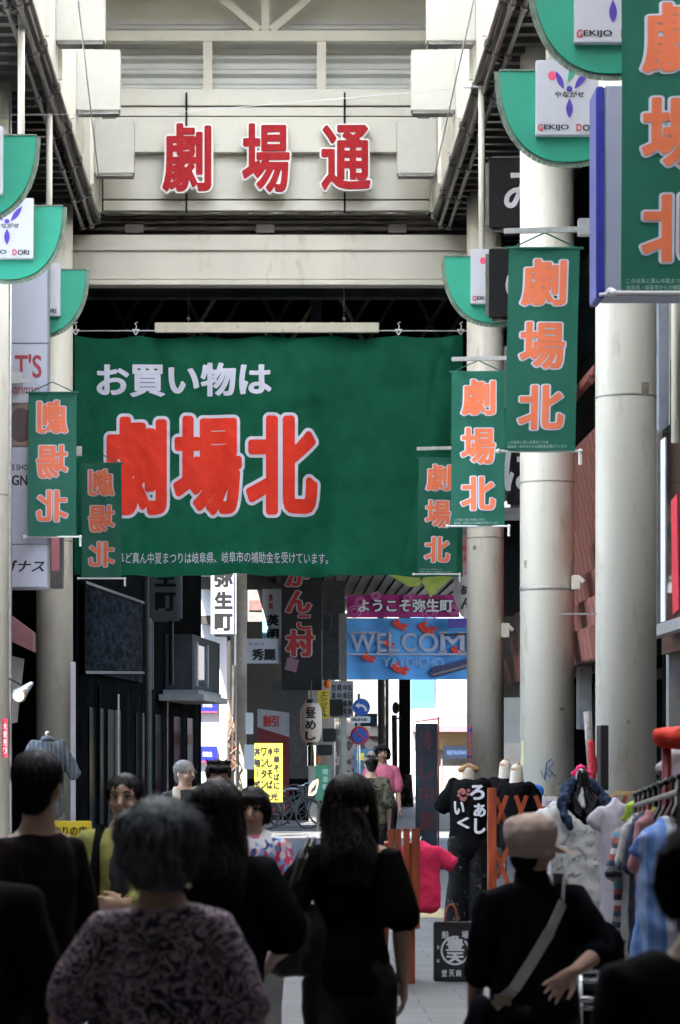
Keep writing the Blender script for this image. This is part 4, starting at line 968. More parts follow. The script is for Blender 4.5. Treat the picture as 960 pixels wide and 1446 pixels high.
textobj("lettering", M("pale blue print", (.24,.38,.62), .7), t, [(("YAYOICHO", X_(540,Y), Z_(942,Y), X_(626,Y), Z_(929,Y), Y-.1), dict(bold=.015))])
bm = NB(); box(bm, X_(490,Y), X_(690,Y), Y-.1, Y-.097, Z_(925.6,Y), Z_(923.2,Y)); obj("rule", bm, M("silver print", (.42,.42,.52)), t)
bm = NB()
for cx, cy_, s in ((562,884,1),(600,889,1.2),(546,910,.8),(643,920,.8),(518,930,.95),(562,946,1.15)):
    for dx, dy, rx, rz in ((0,0,.13,.07),(.16,-.02,.09,.035),(-.1,-.07,.05,.06),(.12,.07,.06,.05),(-.02,-.12,.05,.05)):
        ball(bm, pt(cx+dx*58*s, cy_+dy*58*s, Y-.09), (rx*s,.012,rz*s), Matrix.Rotation(.4,3,'Y'), 10, 6)
obj("goldfish", bm, M("goldfish red", (.70,.05,.03), .7, var=.1), t)
bm = NB(); prism(bm, [(X_(x,Y),Z_(y,Y)) for x, y in ((605,951),(612,942),(640,936),(690,920),(690,936),(640,950),(612,958))], Y-.1, Y-.09); obj("boat_print", bm, M("dark boat print", (.05,.05,.13), .7, var=.3), t)
bm = NB(); prism(bm, [(X_(x,Y),Z_(y,Y)) for x, y in ((609,952),(640,944),(690,928),(690,931),(640,947),(612,954))], Y-.11, Y-.1); obj("boat_edge", bm, M("grey brown", (.25,.2,.18), .7), t)
# yellow green cloths and ceiling slats below the big banner
for k, P in enumerate((((548,812),(598,812),(592,827),(578,829)), ((590,812),(641,812),(622,829),(607,844)))):
    bm = NB(); prism(bm, [(X_(x,56),Z_(y,56)) for x, y in P], 56, 56.01); obj("hanging_cloth", bm, M("lime cloth", (.50,.55,.10), .8, var=.2, scale=4, transl=.3), label=["left yellow green cloth tip hanging below the big green banner","right yellow green cloth tip with a stripe below the big green banner"][k], cat="cloth", group="yellow green cloth tips")
t = thing("street_roof", "grey ribbed roof of the far street seen under the big banner", "roof", (4, 75, 6.6))
bm = NB(); box(bm, X_(345,60), 11, 59.8, 63.1, 6.61, 6.76); box(bm, -1.9, 11, 63, 90, 6.6, 6.75); box(bm, -4.5, 11, 54.0, 59.9, 6.7, 6.85); obj("panel", bm, M("grey roof panel", (.25,.24,.23), .5), t)  # hidden front and left panels extended to hold back sun and sky light
bm = NB()
for k in range(34): box(bm, .3+k*.33, .36+k*.33, 60.5, 90, 6.52, 6.598)
obj("rib", bm, M("grey rib", (.32,.31,.29), .5), t)
bm = NB()
for k in range(9): bar(bm, (X_(473,80)-.6+k*.22, 77, 6.2), (X_(473,80)+.4+k*.22, 83, 6.35), .12, .03)
obj("louvre_bank", bm, M("pale louvre", (.42,.40,.36), .5), t)
# dark things between the far signs
t = thing("far_shop_front", "dark shop fronts with black boards between the hanging signs", "shop front", (X_(470,68), 68, 0))
bm = NB(); box(bm, X_(456,68), X_(486,68), 68, 68.3, Z_(960,68), Z_(820,68)); obj("board", bm, M("dark grey board", (.035,.035,.037), .6, var=.4), t)
bm = NB(); vs = [pt(462+8*math.cos(k*math.pi/8), 878+14*math.sin(k*math.pi/8), 67.9) for k in range(17)]; tube(bm, vs, .02, 6); bar(bm, pt(468,902,67.9), pt(486,900,67.9), .05); bar(bm, pt(470,940,67.9), pt(486,942,67.9), .04); obj("dim_ornament", bm, hdark, t)
bm = NB(); box(bm, X_(350,67.4), X_(455,67.4), 67.4, 67.6, 0, Z_(1100,67.4)); obj("shutter", bm, wallk, t)
bm = NB(); box(bm, X_(385,67.7), X_(440,67.7), 67.7, 67.9, Z_(1100,67.7), Z_(960,67.7)); obj("back_wall", bm, M("taupe", (.05,.046,.04), .7, var=.3), t)
# right hand lantern and posters
t = thing("white_lantern_sign", "white rounded lantern sign half hidden behind the far right column", "lantern", pt(655, 870, 58)); Y = 58
bm = NB(); chain(bm, [pt(659,800,Y), pt(659,815,Y), pt(659,845,Y), pt(659,862,Y)], [.2,.3,.3,.18], 24); obj("shade", bm, M("lantern white", (.72,.70,.70), .7, transl=.3), t, smooth=True)
textobj("lettering", ink, t, [(("ん", X_(648,Y), Z_(862,Y), X_(666,Y), Z_(845,Y), Y-.31), dict(bold=.05)), (("ぬ", X_(649,Y), Z_(842,Y), X_(668,Y), Z_(826,Y), Y-.31), dict(bold=.05))])
board("pink_strip_sign", "narrow pink strip sign above the white lantern at right", "sign", 647, 660, 755, 812, 57, M("pale pink strip", (.6,.3,.34), .7), [(redp, ("祝", 650, 658, 770, 779, .03), ("は", 650, 658, 784, 793, .03))])
bm = NB(); box(bm, X_(632,63.6), X_(664,63.6), 63.5, 63.6, Z_(886.6,63.6), Z_(874,63.6)); obj("purple_tag", bm, M("violet", (.09,.06,.36), .6), label="small violet tag at the upper right of the WELCOME banner", cat="tag")
bm = NB(); bar(bm, pt(626,897,63.4), pt(664,895,63.4), .05); obj("arm_bracket", bm, black, label="black bracket arm crossing the WELCOME banner from the column", cat="bracket")
# black pole with a stone base
t = thing("black_pole", "thick black pole on a stone base in front of the sunlit end of the street", "pole", pt(571, 1135, 86)); Y = 86
bm = NB(); box(bm, X_(563,Y), X_(579,Y), Y, Y+.36, Z_(1094,Y), 7); obj("shaft", bm, M("pole black", (.016,.018,.022), .5), t, bevel=.02)
bm = NB(); cyl(bm, (X_(571,Y), Y+.18), .30, 0, Z_(1094,Y), 14, .24); obj("stone_base", bm, Mpat("rubble", [(.12,.10,.08),(.42,.34,.26),(.30,.24,.18)], 6, 'cells'), t)
bm = NB(); tube(bm, [pt(556,1010,85), pt(557,1090,85)], .09, 10); bar(bm, pt(556,1016,85), pt(566,1014,85), .06); ball(bm, pt(558,1000,85), (.12,.12,.2)); obj("street_lamp_post", bm, wallb, label="pale post with fittings left of the thick black pole", cat="post")
# sunlit end of the street
t = thing("end_building", "sunlit shop building with striped awning closing the end of the street", "building", (6, 112, 0)); Y = 112
bm = NB(); box(bm, X_(440,Y), 26, Y+.4, Y+8, 0, 12); obj("wall", bm, M("far white wall", (.45,.45,.45), .8), t)
bm = NB(); box(bm, X_(580,Y), X_(613,Y), Y+.2, Y+.39, Z_(1000,Y), 9); obj("blue_panel", bm, M("light blue panel", (.055,.15,.25), .6), t)
for k in range(4):
    bm = NB(); box(bm, X_(582,Y), X_(760,Y), Y-.9+k*.2, Y+.38, Z_(1034-k*8.3,Y), Z_(1026-k*8.3,Y)); obj("awning_stripe", bm, [M("awning pink", (.34,.14,.16), .8), M("awning white", (.42,.38,.38), .8)][k % 2], t)
bm = NB(); box(bm, X_(585,Y), X_(760,Y), Y, Y+.3, Z_(1060,Y), Z_(1034.5,Y)); obj("fascia", bm, M("tan fascia", (.20,.13,.06), .7, var=.1), t)
bm = NB(); box(bm, X_(625,Y), X_(664,Y), Y-.3, Y-.1, Z_(1072,Y), Z_(1054,Y)); obj("name_board", bm, M("navy board", (.03,.05,.09), .5), t)
textobj("lettering", M("pale blue print", (.24,.38,.62), .7), t, [(("RESTAURANT", X_(630,Y), Z_(1066,Y), X_(660,Y), Z_(1060,Y), Y-.31), dict(bold=.02))])
bm = NB(); box(bm, X_(587,Y), X_(760,Y), Y-.4, Y+.3, 0, Z_(1082,Y)); obj("counter", bm, M("cream counter", (.32,.27,.20), .7, var=.1), t)
bm = NB(); box(bm, X_(587,Y), X_(760,Y), Y+.3, Y+.39, Z_(1082,Y), Z_(1061,Y)); obj("opening", bm, M("beige blind", (.16,.14,.11), .7), t)
for k in range(3):
    bm = NB(); box(bm, X_(593+k*14,Y), X_(595+k*14,Y), Y-.45, Y-.41, Z_(1110,Y), Z_(1072,Y)); obj("stall_post", bm, wallg, t)
t = thing("tan_building", "tan building with stone cladding and a blue window behind the road signs", "building", (4, 97, 0)); Y = 97
bm = NB(); box(bm, X_(474,Y), X_(546,Y), Y, Y+6, 0, 11); obj("wall", bm, Mpat("stone cladding", [(.09,.075,.06),(.30,.27,.23),(.20,.17,.14)], 5, 'cells'), t)
bm = NB(); box(bm, X_(484,Y), X_(534,Y), Y-.1, Y, Z_(1040,Y), 10.5); obj("render", bm, M("sand render", (.30,.26,.21), .8, var=.05), t)
bm = NB(); box(bm, X_(499,Y), X_(530,Y), Y-.15, Y-.1, Z_(1100,Y), Z_(1058,Y)); obj("window", bm, M("blue window", (.10,.22,.34), .2, var=.3), t)
bm = NB(); box(bm, X_(503,Y), X_(513,Y), Y-.2, Y-.151, Z_(1074,Y), Z_(1064,Y)); obj("yellow_notice", bm, M("poster yellow", (.85,.72,.06)), t)
bm = NB(); box(bm, X_(522,Y), X_(540,Y), Y-.16, Y-.1, Z_(1026,Y), Z_(1012,Y)); obj("shop_sign", bm, M("violet white", (.5,.46,.6), .5), t)
bm = NB(); tube(bm, [pt(537,815,90), pt(538,1080,90)], .12); tube(bm, [pt(546,960,90), pt(546,1060,90)], .06); obj("drain_pipe", bm, wallb, smooth=True, label="pale pipe on the sunlit wall right of the road signs", cat="pipe")
# right side of the bent street and sealing blocks out of the view
t = thing("right_row_building", "building on the right of the far street behind the columns", "building", (9, 80, 0))
bm, _, _ = along((5.4, 66), (9.8, 110), "", "", 8, 9, wallb, side=1); obj("wall", bm, wallb, t)
bm = NB(); box(bm, X_(709,55), X_(738,55), 55, 55.2, Z_(985,55), Z_(735,55)); obj("dark_board", bm, wallk, label="tall black panel filling the dark gap between the two far right columns", cat="board")  # panel added to fill the dark gap
bm = NB(); box(bm, X_(711,55), X_(737,55), 55, 58, 0, Z_(1050,55)); obj("dark_stall", bm, M("grey stall", (.05,.05,.052), .7), label="dark stall wall between the two far right columns", cat="stall")
# ------------------------------------------------------------------ people
skin_m = M("skin", (.52,.325,.23), .5, var=.06, scale=14, bump=.05, bscale=200)
skin_d = M("older skin", (.45,.275,.195), .55, var=.1, scale=14, bump=.08, bscale=200)
eyew = M("eye white", (.6,.58,.55), .3); eyed = M("dark iris", (.012,.008,.006), .2); lip = M("lips", (.36,.11,.09), .5)
def hair_mat(name, c, rough=.45):
    return M(name, c, rough, var=.55, scale=40, stretch=(9,9,1.0), bump=.5, bscale=50, spec=.22)
hairk = hair_mat("black hair", (.010,.008,.008)); hairg = hair_mat("grey hair", (.15,.16,.17), .42); hairb = hair_mat("dark brown hair", (.016,.011,.009)); hairw = hair_mat("white grey hair", (.25,.24,.23))
shoe = M("dark shoes", (.02,.018,.017), .5)
blk = M("black cotton", (.006,.006,.0065), .9, var=.25, scale=9, bump=.3, bscale=220, spec=.05)
blk2 = M("black jersey", (.007,.006,.006), .9, var=.25, scale=9, bump=.3, bscale=260, spec=.05)
navyk = M("navy black linen", (.006,.0068,.010), .9, var=.25, scale=9, bump=.3, bscale=200, spec=.05)
dkbrown = M("black brown knit", (.010,.0065,.0065), .95, var=.3, scale=9, bump=.3, bscale=200, spec=.1)
denimd = M("dark trousers", (.018,.018,.021), .85, var=.3, scale=14, bump=.25, bscale=150, spec=.2)
V3 = Vector
def vn(co, f, s=0.): return noise.noise(V3((co.x*f+s, co.y*f, co.z*f)))
def folds(amp, f=9, s=0., vert=.45):
    return lambda co, n: amp*(noise.noise(V3((co.x*f+s, co.y*f, co.z*f*vert))) + .6*noise.noise(V3((co.x*f*2.3+s, co.y*f*2.3, co.z*f*2.0)))) + amp*.8*noise.noise(V3((co.x*f*.6+co.z*f*.9, co.y*f*.8, co.z*f*.3+s)))
from mathutils.bvhtree import BVHTree
def strands(me, n, L, r, seed, wild=.006):
    """fine locks lying on a hair shape, running down from the crown, some lifting off it"""
    rnd = random.Random(seed); vs = [v.co.copy() for v in me.vertices]; zt = max(v.z for v in vs); zb = min(v.z for v in vs)
    top = [v for v in vs if v.z > zt-.02]; cr = sum(top, V3((0,0,0)))/len(top)
    bvh = BVHTree.FromPolygons(vs, [tuple(p.vertices) for p in me.polygons]); bm = NB(); bm.from_mesh(me)
    for i in range(n):
        p = rnd.choice(vs)
        if p.z < zb+.02: continue
        lift = rnd.random()**3*wild; P = []; q = p.copy(); a = rnd.uniform(-.5,.5)
        for k in range(6):
            hit, nrm, _, _ = bvh.find_nearest(q)
            if hit is None: break
            P.append(hit + nrm*(.0008+lift*(k/5.)**1.5))
            d = V3((hit.x-cr.x, hit.y-cr.y, 0)); d = d.normalized()*max(0, .6-d.length*6) + V3((0,0,-1)) + V3((math.cos(a*6+i), math.sin(a*5+i), 0))*.22
            d = d - nrm*d.dot(nrm)
            if d.length < 1e-4: break
            q = hit + d.normalized()*L/5
        if len(P) >= 4: chain(bm, P, [r*(1-.8*k/(len(P)-1)) for k in range(len(P))], 4, caps=False)
    out = bpy.data.meshes.new("hair"); bm.to_mesh(out); bm.free()
    for f in out.polygons: f.use_smooth = True
    return out
def hand(bm, w, d, n, H, curl=.5, tside=1, spread=.16):
    """palm with four bent fingers of unequal length and a thumb on its side; d = finger direction, n = palm normal"""
    d = V3(d).normalized(); n = V3(n); n = (n - d*n.dot(d)).normalized(); s = d.cross(n)*tside
    w = V3(w)
    chain(bm, [w, w+d*.018*H, w+d*.04*H, w+d*.054*H], [(.0165*H,.0125*H),(.021*H,.0115*H),(.0245*H,.0105*H),(.0235*H,.009*H)], 14, side=s)
    for i, L in enumerate((.040,.046,.043,.033)):
        k = i-1.5; b = w + d*.052*H - s*k*.0132*H; fd = (d - s*k*spread).normalized(); P = [b]; a = curl*.35
        for seg, fr in enumerate((.45,.32,.26)):
            ax = fd*math.cos(a) + n*math.sin(a); P.append(P[-1] + ax*L*H*fr*1.05); a += curl*.6
        chain(bm, P, [.0062*H,.0058*H,.0052*H,.0044*H], 10)
    b = w + d*.012*H + s*.014*H; t1 = (d*.62 + s*.72 + n*.28).normalized(); t2 = (d*.9 + s*.25 + n*.35).normalized()
    chain(bm, [b, b+t1*.024*H, b+t1*.024*H+t2*.018*H, b+t1*.024*H+t2*.034*H], [.0095*H,.0078*H,.0066*H,.005*H], 10)
def person(loc, H, rz, label, arms, head=(0,0,0), hair='short', hm=None, top=None, bottom=None, skin=None, g=1., vox=.010, seed=0, group="people walking through the arcade", face=False, lean=0., legs=0.02, soft=5):
    skin = skin or skin_m; hm = hm or hairk; top = top or {}; bottom = bottom or {}
    t = thing("person", label, "person", (loc[0], loc[1], 0), rz, group)
    lw = lambda z: -lean*max(0., z-.5)*H*0 + lean*max(0., z-.5)*H       # leaning shifts the trunk forward (+Y local)
    def B(x, y, z): return V3((x*H, y*H + lw(z), z*H))
    tor = [(.46,.084,.070,.000),(.50,.096,.078,-.006),(.55,.094,.072,-.004),(.62,.076,.060,.004),(.68,.080,.066,.004),(.74,.088,.068,.002),(.785,.093,.058,-.002),(.812,.082,.047,-.006),(.832,.052,.038,-.008)]
    yaw, pitch, roll = head; piv = B(0,-.008,.865)
    Rh = Matrix.Rotation(yaw, 3, 'Z') @ Matrix.Rotation(pitch, 3, 'X') @ Matrix.Rotation(roll, 3, 'Y')
    def Hd(x, y, z): return piv + Rh @ V3((x*H, y*H, (z-.865)*H))
    bm = NB()
    chain(bm, [B(0,y,z) for z,a,b,y in tor], [(a*g*H,b*g*H) for z,a,b,y in tor], 20, side=(1,0,0))
    chain(bm, [B(0,-.012,.80), B(0,-.010,.85), Hd(0,-.004,.895)], [(.040*H,.036*H),(.033*H,.034*H),(.034*H,.036*H)], 14, side=(1,0,0))
    hp = [(.868,.015,.015,.034),(.876,.027,.031,.024),(.893,.037,.046,.010),(.912,.0425,.053,.004),(.932,.045,.057,.000),(.952,.0445,.0565,-.003),(.968,.037,.047,-.005),(.979,.020,.026,-.006)]
    chain(bm, [Hd(0,y,z) for z,a,b,y in hp], [(a*H,b*H) for z,a,b,y in hp], 20, side=Rh @ V3((1,0,0)))
    chain(bm, [Hd(0,.052,.932), Hd(0,.060,.918), Hd(0,.066,.909)], [.006*H,.0075*H,.0095*H], 10)
    for s in (-1, 1):
        ball(bm, Hd(s*.0455,-.006,.918), (.006*H,.013*H,.018*H), Rh)
        ball(bm, Hd(s*.022,.040,.905), (.016*H,.014*H,.014*H), Rh)
        ball(bm, Hd(s*.018,.046,.940), (.019*H,.009*H,.006*H), Rh)
    ball(bm, Hd(0,.045,.889), (.014*H,.011*H,.008*H), Rh)
    AR = {}
    for sd in (-1, 1):
        A = arms['R' if sd > 0 else 'L']; sh = B(sd*.099*g, -.006, .792)
        e = V3(A[0])*H; w = V3(A[1])*H; e.y += lw(.63); w.y += lw(.6) if w.z > .6*H else lw(.5)
        AR[sd] = (sh, e, w)
        chain(bm, [sh + V3((-sd*.03*H,0,.004*H)), sh, sh.lerp(e,.4), e], [.036*H*g,.035*H*g,.029*H*g,.0225*H], 14)
        chain(bm, [e, e.lerp(w,.3), w], [.0225*H,.0235*H,.0150*H], 14)
        hd_ = A[2] if len(A) > 2 else ((w-e).normalized() + V3((0,.15,0)))
        hn = A[3] if len(A) > 3 else (-sd, 0, 0)
        hand(bm, w, hd_, hn, H, A[4] if len(A) > 4 else .5, A[5] if len(A) > 5 else sd, .17)
        st = legs*sd
        hip = B(sd*.052,-.004,.485); kn = V3((sd*.055*H, st*H*.6+.008*H, .275*H)); an = V3((sd*.055*H, st*H-.012*H, .045*H))
        chain(bm, [hip, hip.lerp(kn,.5), kn, kn.lerp(an,.35), an], [.062*H*g,.050*H*g,.035*H,.034*H,.021*H], 14)
    me = remesh(bm, vox, 3); obj("body", me, skin, t, local=True)
    bm = NB()
    for sd in (-1, 1):
        st = legs*sd
        chain(bm, [V3((sd*.055*H, st*H-.022*H,.026*H)), V3((sd*.058*H, st*H+.03*H,.024*H)), V3((sd*.062*H, st*H+.085*H,.018*H))], [(.024*H,.024*H),(.027*H,.022*H),(.024*H,.016*H)], 12, side=(1,0,0))
    for v in bm.verts: v.co.z = max(v.co.z, .002)
    obj("shoes", bm, shoe, t, smooth=True, local=True)
    # top: a looser shell over trunk and sleeves
    lo = top.get('loose', .014); hem = top.get('hem', .47); fl = top.get('flare', 1.)
    bm = NB(); rs = []
    zs = [hem, hem+.03] + [z for z,_,_,_ in tor if z > hem+.045]
    def tw(z):
        for (z0_,a0,b0,y0_),(z1_,a1,b1,y1_) in zip(tor[:-1], tor[1:]):
            if z0_ <= z <= z1_: f = (z-z0_)/(z1_-z0_); return a0+(a1-a0)*f, b0+(b1-b0)*f, y0_+(y1_-y0_)*f
        return (tor[0] if z < tor[0][0] else tor[-1])[1:]
    P = []
    for z in zs:
        a, b, y = tw(z); f = 1 + (fl-1)*max(0., (.70-z)/.25); cover = 1.0 if z < .80 else .8
        if top.get('straight'): a = max(a, .094 if z < .76 else a); b = max(b, .070 if z < .76 else b)
        P.append((B(0,y,z), ((a*g*f+lo*cover)*H, (b*g*f+lo*cover)*H)))
    P[-1] = (B(0,-.008,.829), ((.058*g+lo*.3)*H, (.046*g+lo*.3)*H))
    chain(bm, [B(0,0,hem-.004)]+[p for p,_ in P], [(P[0][1][0]*.97,P[0][1][1]*.97)]+[r for _,r in P], 22, side=(1,0,0), caps=False)
    sl = top.get('sleeve', .8); sw = top.get('sleeve_w', 1.25)
    for sd in (-1, 1):
        sh, e, w = AR[sd]; S = [sh + V3((-sd*.04*H,0,.004*H)), sh]; R = [.040*H*g, (.036*g+lo*.6)*H]
        if sl <= 1: q = sh.lerp(e, sl); S += [sh.lerp(q,.5), q]; R += [(.034*g+lo*.7)*H*sw*.9, (.030*g+lo*.7)*H*sw]
        else:
            q = e.lerp(w, sl-1); S += [sh.lerp(e,.5), e, q]; R += [(.032*g+lo*.7)*H, (.027*g+lo*.6)*H, (.020+lo*.6)*H*sw]
        chain(bm, S, R, 14)
    if top.get('collar'): chain(bm, [B(0,-.010,.825), B(0,-.008,.858)], [(.050*H,.048*H),(.042*H,.043*H)], 14, side=(1,0,0))
    me = remesh(bm, vox*1.05, soft, folds(top.get('amp', .008), top.get('ff', 9), seed))
    obj("top", me, top.get('m', blk), t, local=True)
    # trousers or skirt
    bm = NB(); k = bottom.get('kind', 'trousers'); bl = bottom.get('loose', .012)
    if k == 'trousers':
        chain(bm, [B(0,-.004,.47), B(0,-.006,.52), B(0,-.003,.58)], [((.088*g+bl)*H,(.070*g+bl)*H),((.100*g+bl*.8)*H,(.078*g+bl*.8)*H),((.090*g+bl*.4)*H,(.066*g+bl*.4)*H)], 20, side=(1,0,0))
        for sd in (-1, 1):
            st = legs*sd; hip = B(sd*.052,-.004,.49); kn = V3((sd*.056*H, st*H*.6+.008*H, .275*H)); an = V3((sd*.056*H, st*H-.012*H, bottom.get('len', .055)*H))
            chain(bm, [hip, hip.lerp(kn,.5), kn, kn.lerp(an,.5), an], [(.062*g+bl)*H,(.052*g+bl)*H,(.040+bl)*H,(.036+bl)*H,(.033+bl)*H], 16)
    else:
        L = bottom.get('len', .25)
        chain(bm, [B(0,0,L), B(0,-.002,(L+.5)/2), B(0,-.005,.52), B(0,-.003,.60)], [((.125)*H,(.10)*H),((.115*g)*H,(.092*g)*H),((.104*g+bl*.6)*H,(.082*g+bl*.6)*H),((.085*g+bl*.4)*H,(.064*g+bl*.4)*H)], 22, side=(1,0,0))
    me = remesh(bm, vox*1.1, 4, folds(.007, 8, seed+3, .3)); obj("skirt" if k != 'trousers' else "trousers", me, bottom.get('m', denimd), t, local=True)
    # hair
    bm = NB(); hw = 1.0
    if hair in ('short','spiky','balding'):
        ball(bm, Hd(0,-.010,.947), (.0525*H,.063*H,.053*H), Rh, 24, 16); ball(bm, Hd(0,-.036,.905), (.040*H,.026*H,.040*H), Rh)
        if hair == 'spiky':
            for i in range(26):
                a_ = i*2.4; r_ = .036*math.sqrt((i+.5)/26); p = V3((math.cos(a_)*r_, math.sin(a_)*r_*1.1-.012, .978)); q = p + V3((math.cos(a_)*.02, math.sin(a_)*.02, .016+.012*random.random()))
                chain(bm, [Hd(*p), Hd(*p.lerp(q,.5)), Hd(*q)], [.008*H,.006*H,.0035*H], 8)
            chain(bm, [Hd(-.03,.048,.965), Hd(0,.054,.958), Hd(.03,.048,.965)], [.014*H,.014*H,.014*H], 10)
    elif hair in ('bob','bobface'):
        ball(bm, Hd(0,-.009,.945), (.0565*H,.066*H,.056*H), Rh, 24, 16); ball(bm, Hd(0,-.036,.900), (.050*H,.032*H,.046*H), Rh)
        chain(bm, [Hd(-.042,.036,.968), Hd(-.015,.051,.968), Hd(.018,.051,.969), Hd(.043,.034,.967)], [(.009*H,.011*H)]*4, 12)
        for s in (-1,1): chain(bm, [Hd(s*.047,.0,.95), Hd(s*.052,.004,.915), Hd(s*.049,.002,.882)], [(.012*H,.026*H),(.013*H,.028*H),(.010*H,.02*H)], 12)
    elif hair == 'fluffy':
        ball(bm, Hd(0,-.010,.941), (.069*H,.072*H,.061*H), Rh, 28, 18); ball(bm, Hd(0,-.040,.898), (.056*H,.040*H,.046*H), Rh, 24, 14)
        for i in range(16):
            a_ = i*.7; ball(bm, Hd(.056*math.cos(a_), -.014+.05*math.sin(a_), .935+.03*math.sin(i*1.7)), (.018*H,.018*H,.02*H), Rh)
    elif hair == 'long':
        ball(bm, Hd(0,-.009,.945), (.0565*H,.066*H,.056*H), Rh, 24, 16)
        zl = top.get('hairlen', .72)
        chain(bm, [Hd(0,-.028,.945), Hd(0,-.036,.90), B(0,-.054,.85), B(.004,-.072,.80), B(.006,-.078,zl+.02), B(.008,-.078,zl)], [(.050*H,.040*H),(.054*H,.036*H),(.058*H,.030*H),(.062*H,.026*H),(.056*H,.020*H),(.040*H,.010*H)], 18, side=(1,0,0))
        for i in range(22):                             # loose locks that break the outline
            x = -.058+.116*(i/21); chain(bm, [Hd(x*.8,-.040-.02*(1-abs(x)/.06),.90), B(x,-.070,.82), B(x*1.02+.006*math.sin(i*2.1),-.086,.765+.02*math.sin(i*1.3)), B(x*.95+.008*math.sin(i*3.3),-.088,zl-.012+.022*math.sin(i*2.7))], [.010*H,.010*H,.008*H,.004*H], 8)
        for s in (-1,1): chain(bm, [Hd(s*.049,.008,.95), Hd(s*.052,.012,.905), B(s*.055,.0,.85), B(s*.060,-.02,.80)], [(.011*H),(.014*H),(.015*H),(.008*H)], 12)
    elif hair == 'tied':
        ball(bm, Hd(0,-.010,.948), (.0505*H,.0625*H,.051*H), Rh, 24, 16); ball(bm, Hd(0,-.068,.93), (.024*H,.022*H,.026*H), Rh); ball(bm, Hd(0,-.036,.908), (.042*H,.024*H,.034*H), Rh)
        for s in (-1,1): ball(bm, Hd(s*.042,.004,.945), (.010*H,.026*H,.03*H), Rh)
    if hair != 'none':
        fr = .006 if hair == 'fluffy' else .0035
        me = remesh(bm, vox*.9, 3 if hair != 'spiky' else 1, lambda co, n: fr*(noise.noise(V3((co.x*70, co.y*70, co.z*9+seed))) + .5*noise.noise(V3((co.x*22, co.y*22, co.z*14+seed)))*1.5))
        if vox < .0115: me = strands(me, {'fluffy': 900, 'long': 800}.get(hair, 420), .07*H if hair != 'fluffy' else .03*H, .0013*H if hair != 'fluffy' else .0012*H, seed, {'fluffy': .026, 'long': .014}.get(hair, .008))
        obj("hair", me, hm, t, local=True)
    if face:
        bm = NB(); bi = NB(); bb_ = NB(); bl_ = NB()
        for s in (-1,1):
            ball(bm, Hd(s*.0185,.0475,.929), (.0080*H,.0050*H,.0040*H), Rh); ball(bi, Hd(s*.0180,.0515,.929), (.0040*H,.0020*H,.0039*H), Rh)
            chain(bi, [Hd(s*.010,.0535,.9325), Hd(s*.019,.0535,.9345), Hd(s*.028,.0485,.932)], [.0014*H]*3, 6)
            chain(bb_, [Hd(s*.009,.0565,.9435), Hd(s*.019,.0560,.9475), Hd(s*.030,.049,.944)], [(.0024*H)]*3, 8)
        chain(bl_, [Hd(-.0135,.0515,.8895), Hd(0,.0575,.8905), Hd(.0135,.0515,.8895)], [.0030*H,.0048*H,.0030*H], 8)
        for nm, q, m in (("eye",bm,eyew),("iris",bi,eyed),("eyebrow",bb_,hm),("mouth",bl_,lip)): obj(nm, q, m, t, smooth=True, local=True)
    t['_'] = 0; del t['_']
    return t, Hd, B
def at(px, s): return ((px-VX)/s, F/s)
rest = lambda x=.150, w=.158, y=-.012: (( x,y,.635), (w,.03,.490))
def R_(): return ((.128,-.012,.632),(.136,.030,.487))
def L_(): return ((-.128,-.012,.632),(-.136,.030,.487))
blouse = Mpat("rose print blouse", [(.46,.35,.39),(.026,.024,.042),(.028,.026,.046),(.48,.36,.40),(.46,.34,.38),(.024,.02,.036),(.022,.02,.034),(.44,.33,.37)], 13, 'noise', [.36,.40,.455,.49,.53,.565,.62,.66], dist=2.4)
# the grey haired woman in front
p, Hd, B = person(at(228,600), 1.505, rad(-4), "grey haired woman in a mauve and black patterned blouse, seen from behind in front", {'L':((-.158,.0,.650),(-.150,.12,.57)),'R':((.140,.01,.645),(.12,.13,.57))}, hair='fluffy', hm=hairg,
       top=dict(m=blouse, sleeve=.78, sleeve_w=1.3, loose=.013, straight=True, hem=.42, flare=1.2, amp=.010, ff=7), g=.84, vox=.009, seed=1, lean=.04, skin=skin_d)
bm = NB(); tube(bm, [B(.045*math.cos(k*math.pi/12), -.008+.045*math.sin(k*math.pi/12), .862) for k in range(25)], .003, 6)
obj("necklace", bm, M("thin gold chain", (.4,.3,.12), .4, .8), p, local=True)
person(at(50,420), 1.63, rad(48), "person with short black hair in a dark brown top at the left edge", {'L':L_(),'R':R_()}, hair='short', top=dict(m=dkbrown, sleeve=.95, loose=.012, straight=True, hem=.42, amp=.009), g=.88, vox=.010, seed=2, head=(rad(-62),0,0))
person(at(306,425), 1.53, rad(2), "woman with loose black hair and black top, just right of the grey haired woman", {'L':L_(),'R':((.160,.01,.65),(.13,.14,.60))}, hair='long', top=dict(m=blk, sleeve=.9, sleeve_w=1.3, loose=.018, straight=True, hem=.42, hairlen=.76, amp=.010), bottom=dict(kind='skirt', len=.18, m=blk2), g=.94, vox=.010, seed=3, head=(rad(5),0,0))
p4, Hd4, B4 = person(at(494,375), 1.54, rad(-3), "woman in black t-shirt with long dark hair and a handbag on her left shoulder", {'L':((-.160,-.045,.655),(-.11,.10,.60)),'R':((.124,-.015,.635),(.128,.03,.495),(.06,.25,-1),(-1,.1,0),.55)}, hair='long', hm=hairb,
       top=dict(m=blk2, sleeve=.86, sleeve_w=1.3, loose=.013, hem=.46, hairlen=.77, amp=.009), bottom=dict(m=denimd, loose=.008), g=.92, vox=.0065, seed=4, head=(rad(-32), rad(-6), 0), legs=.05)
bm = NB()
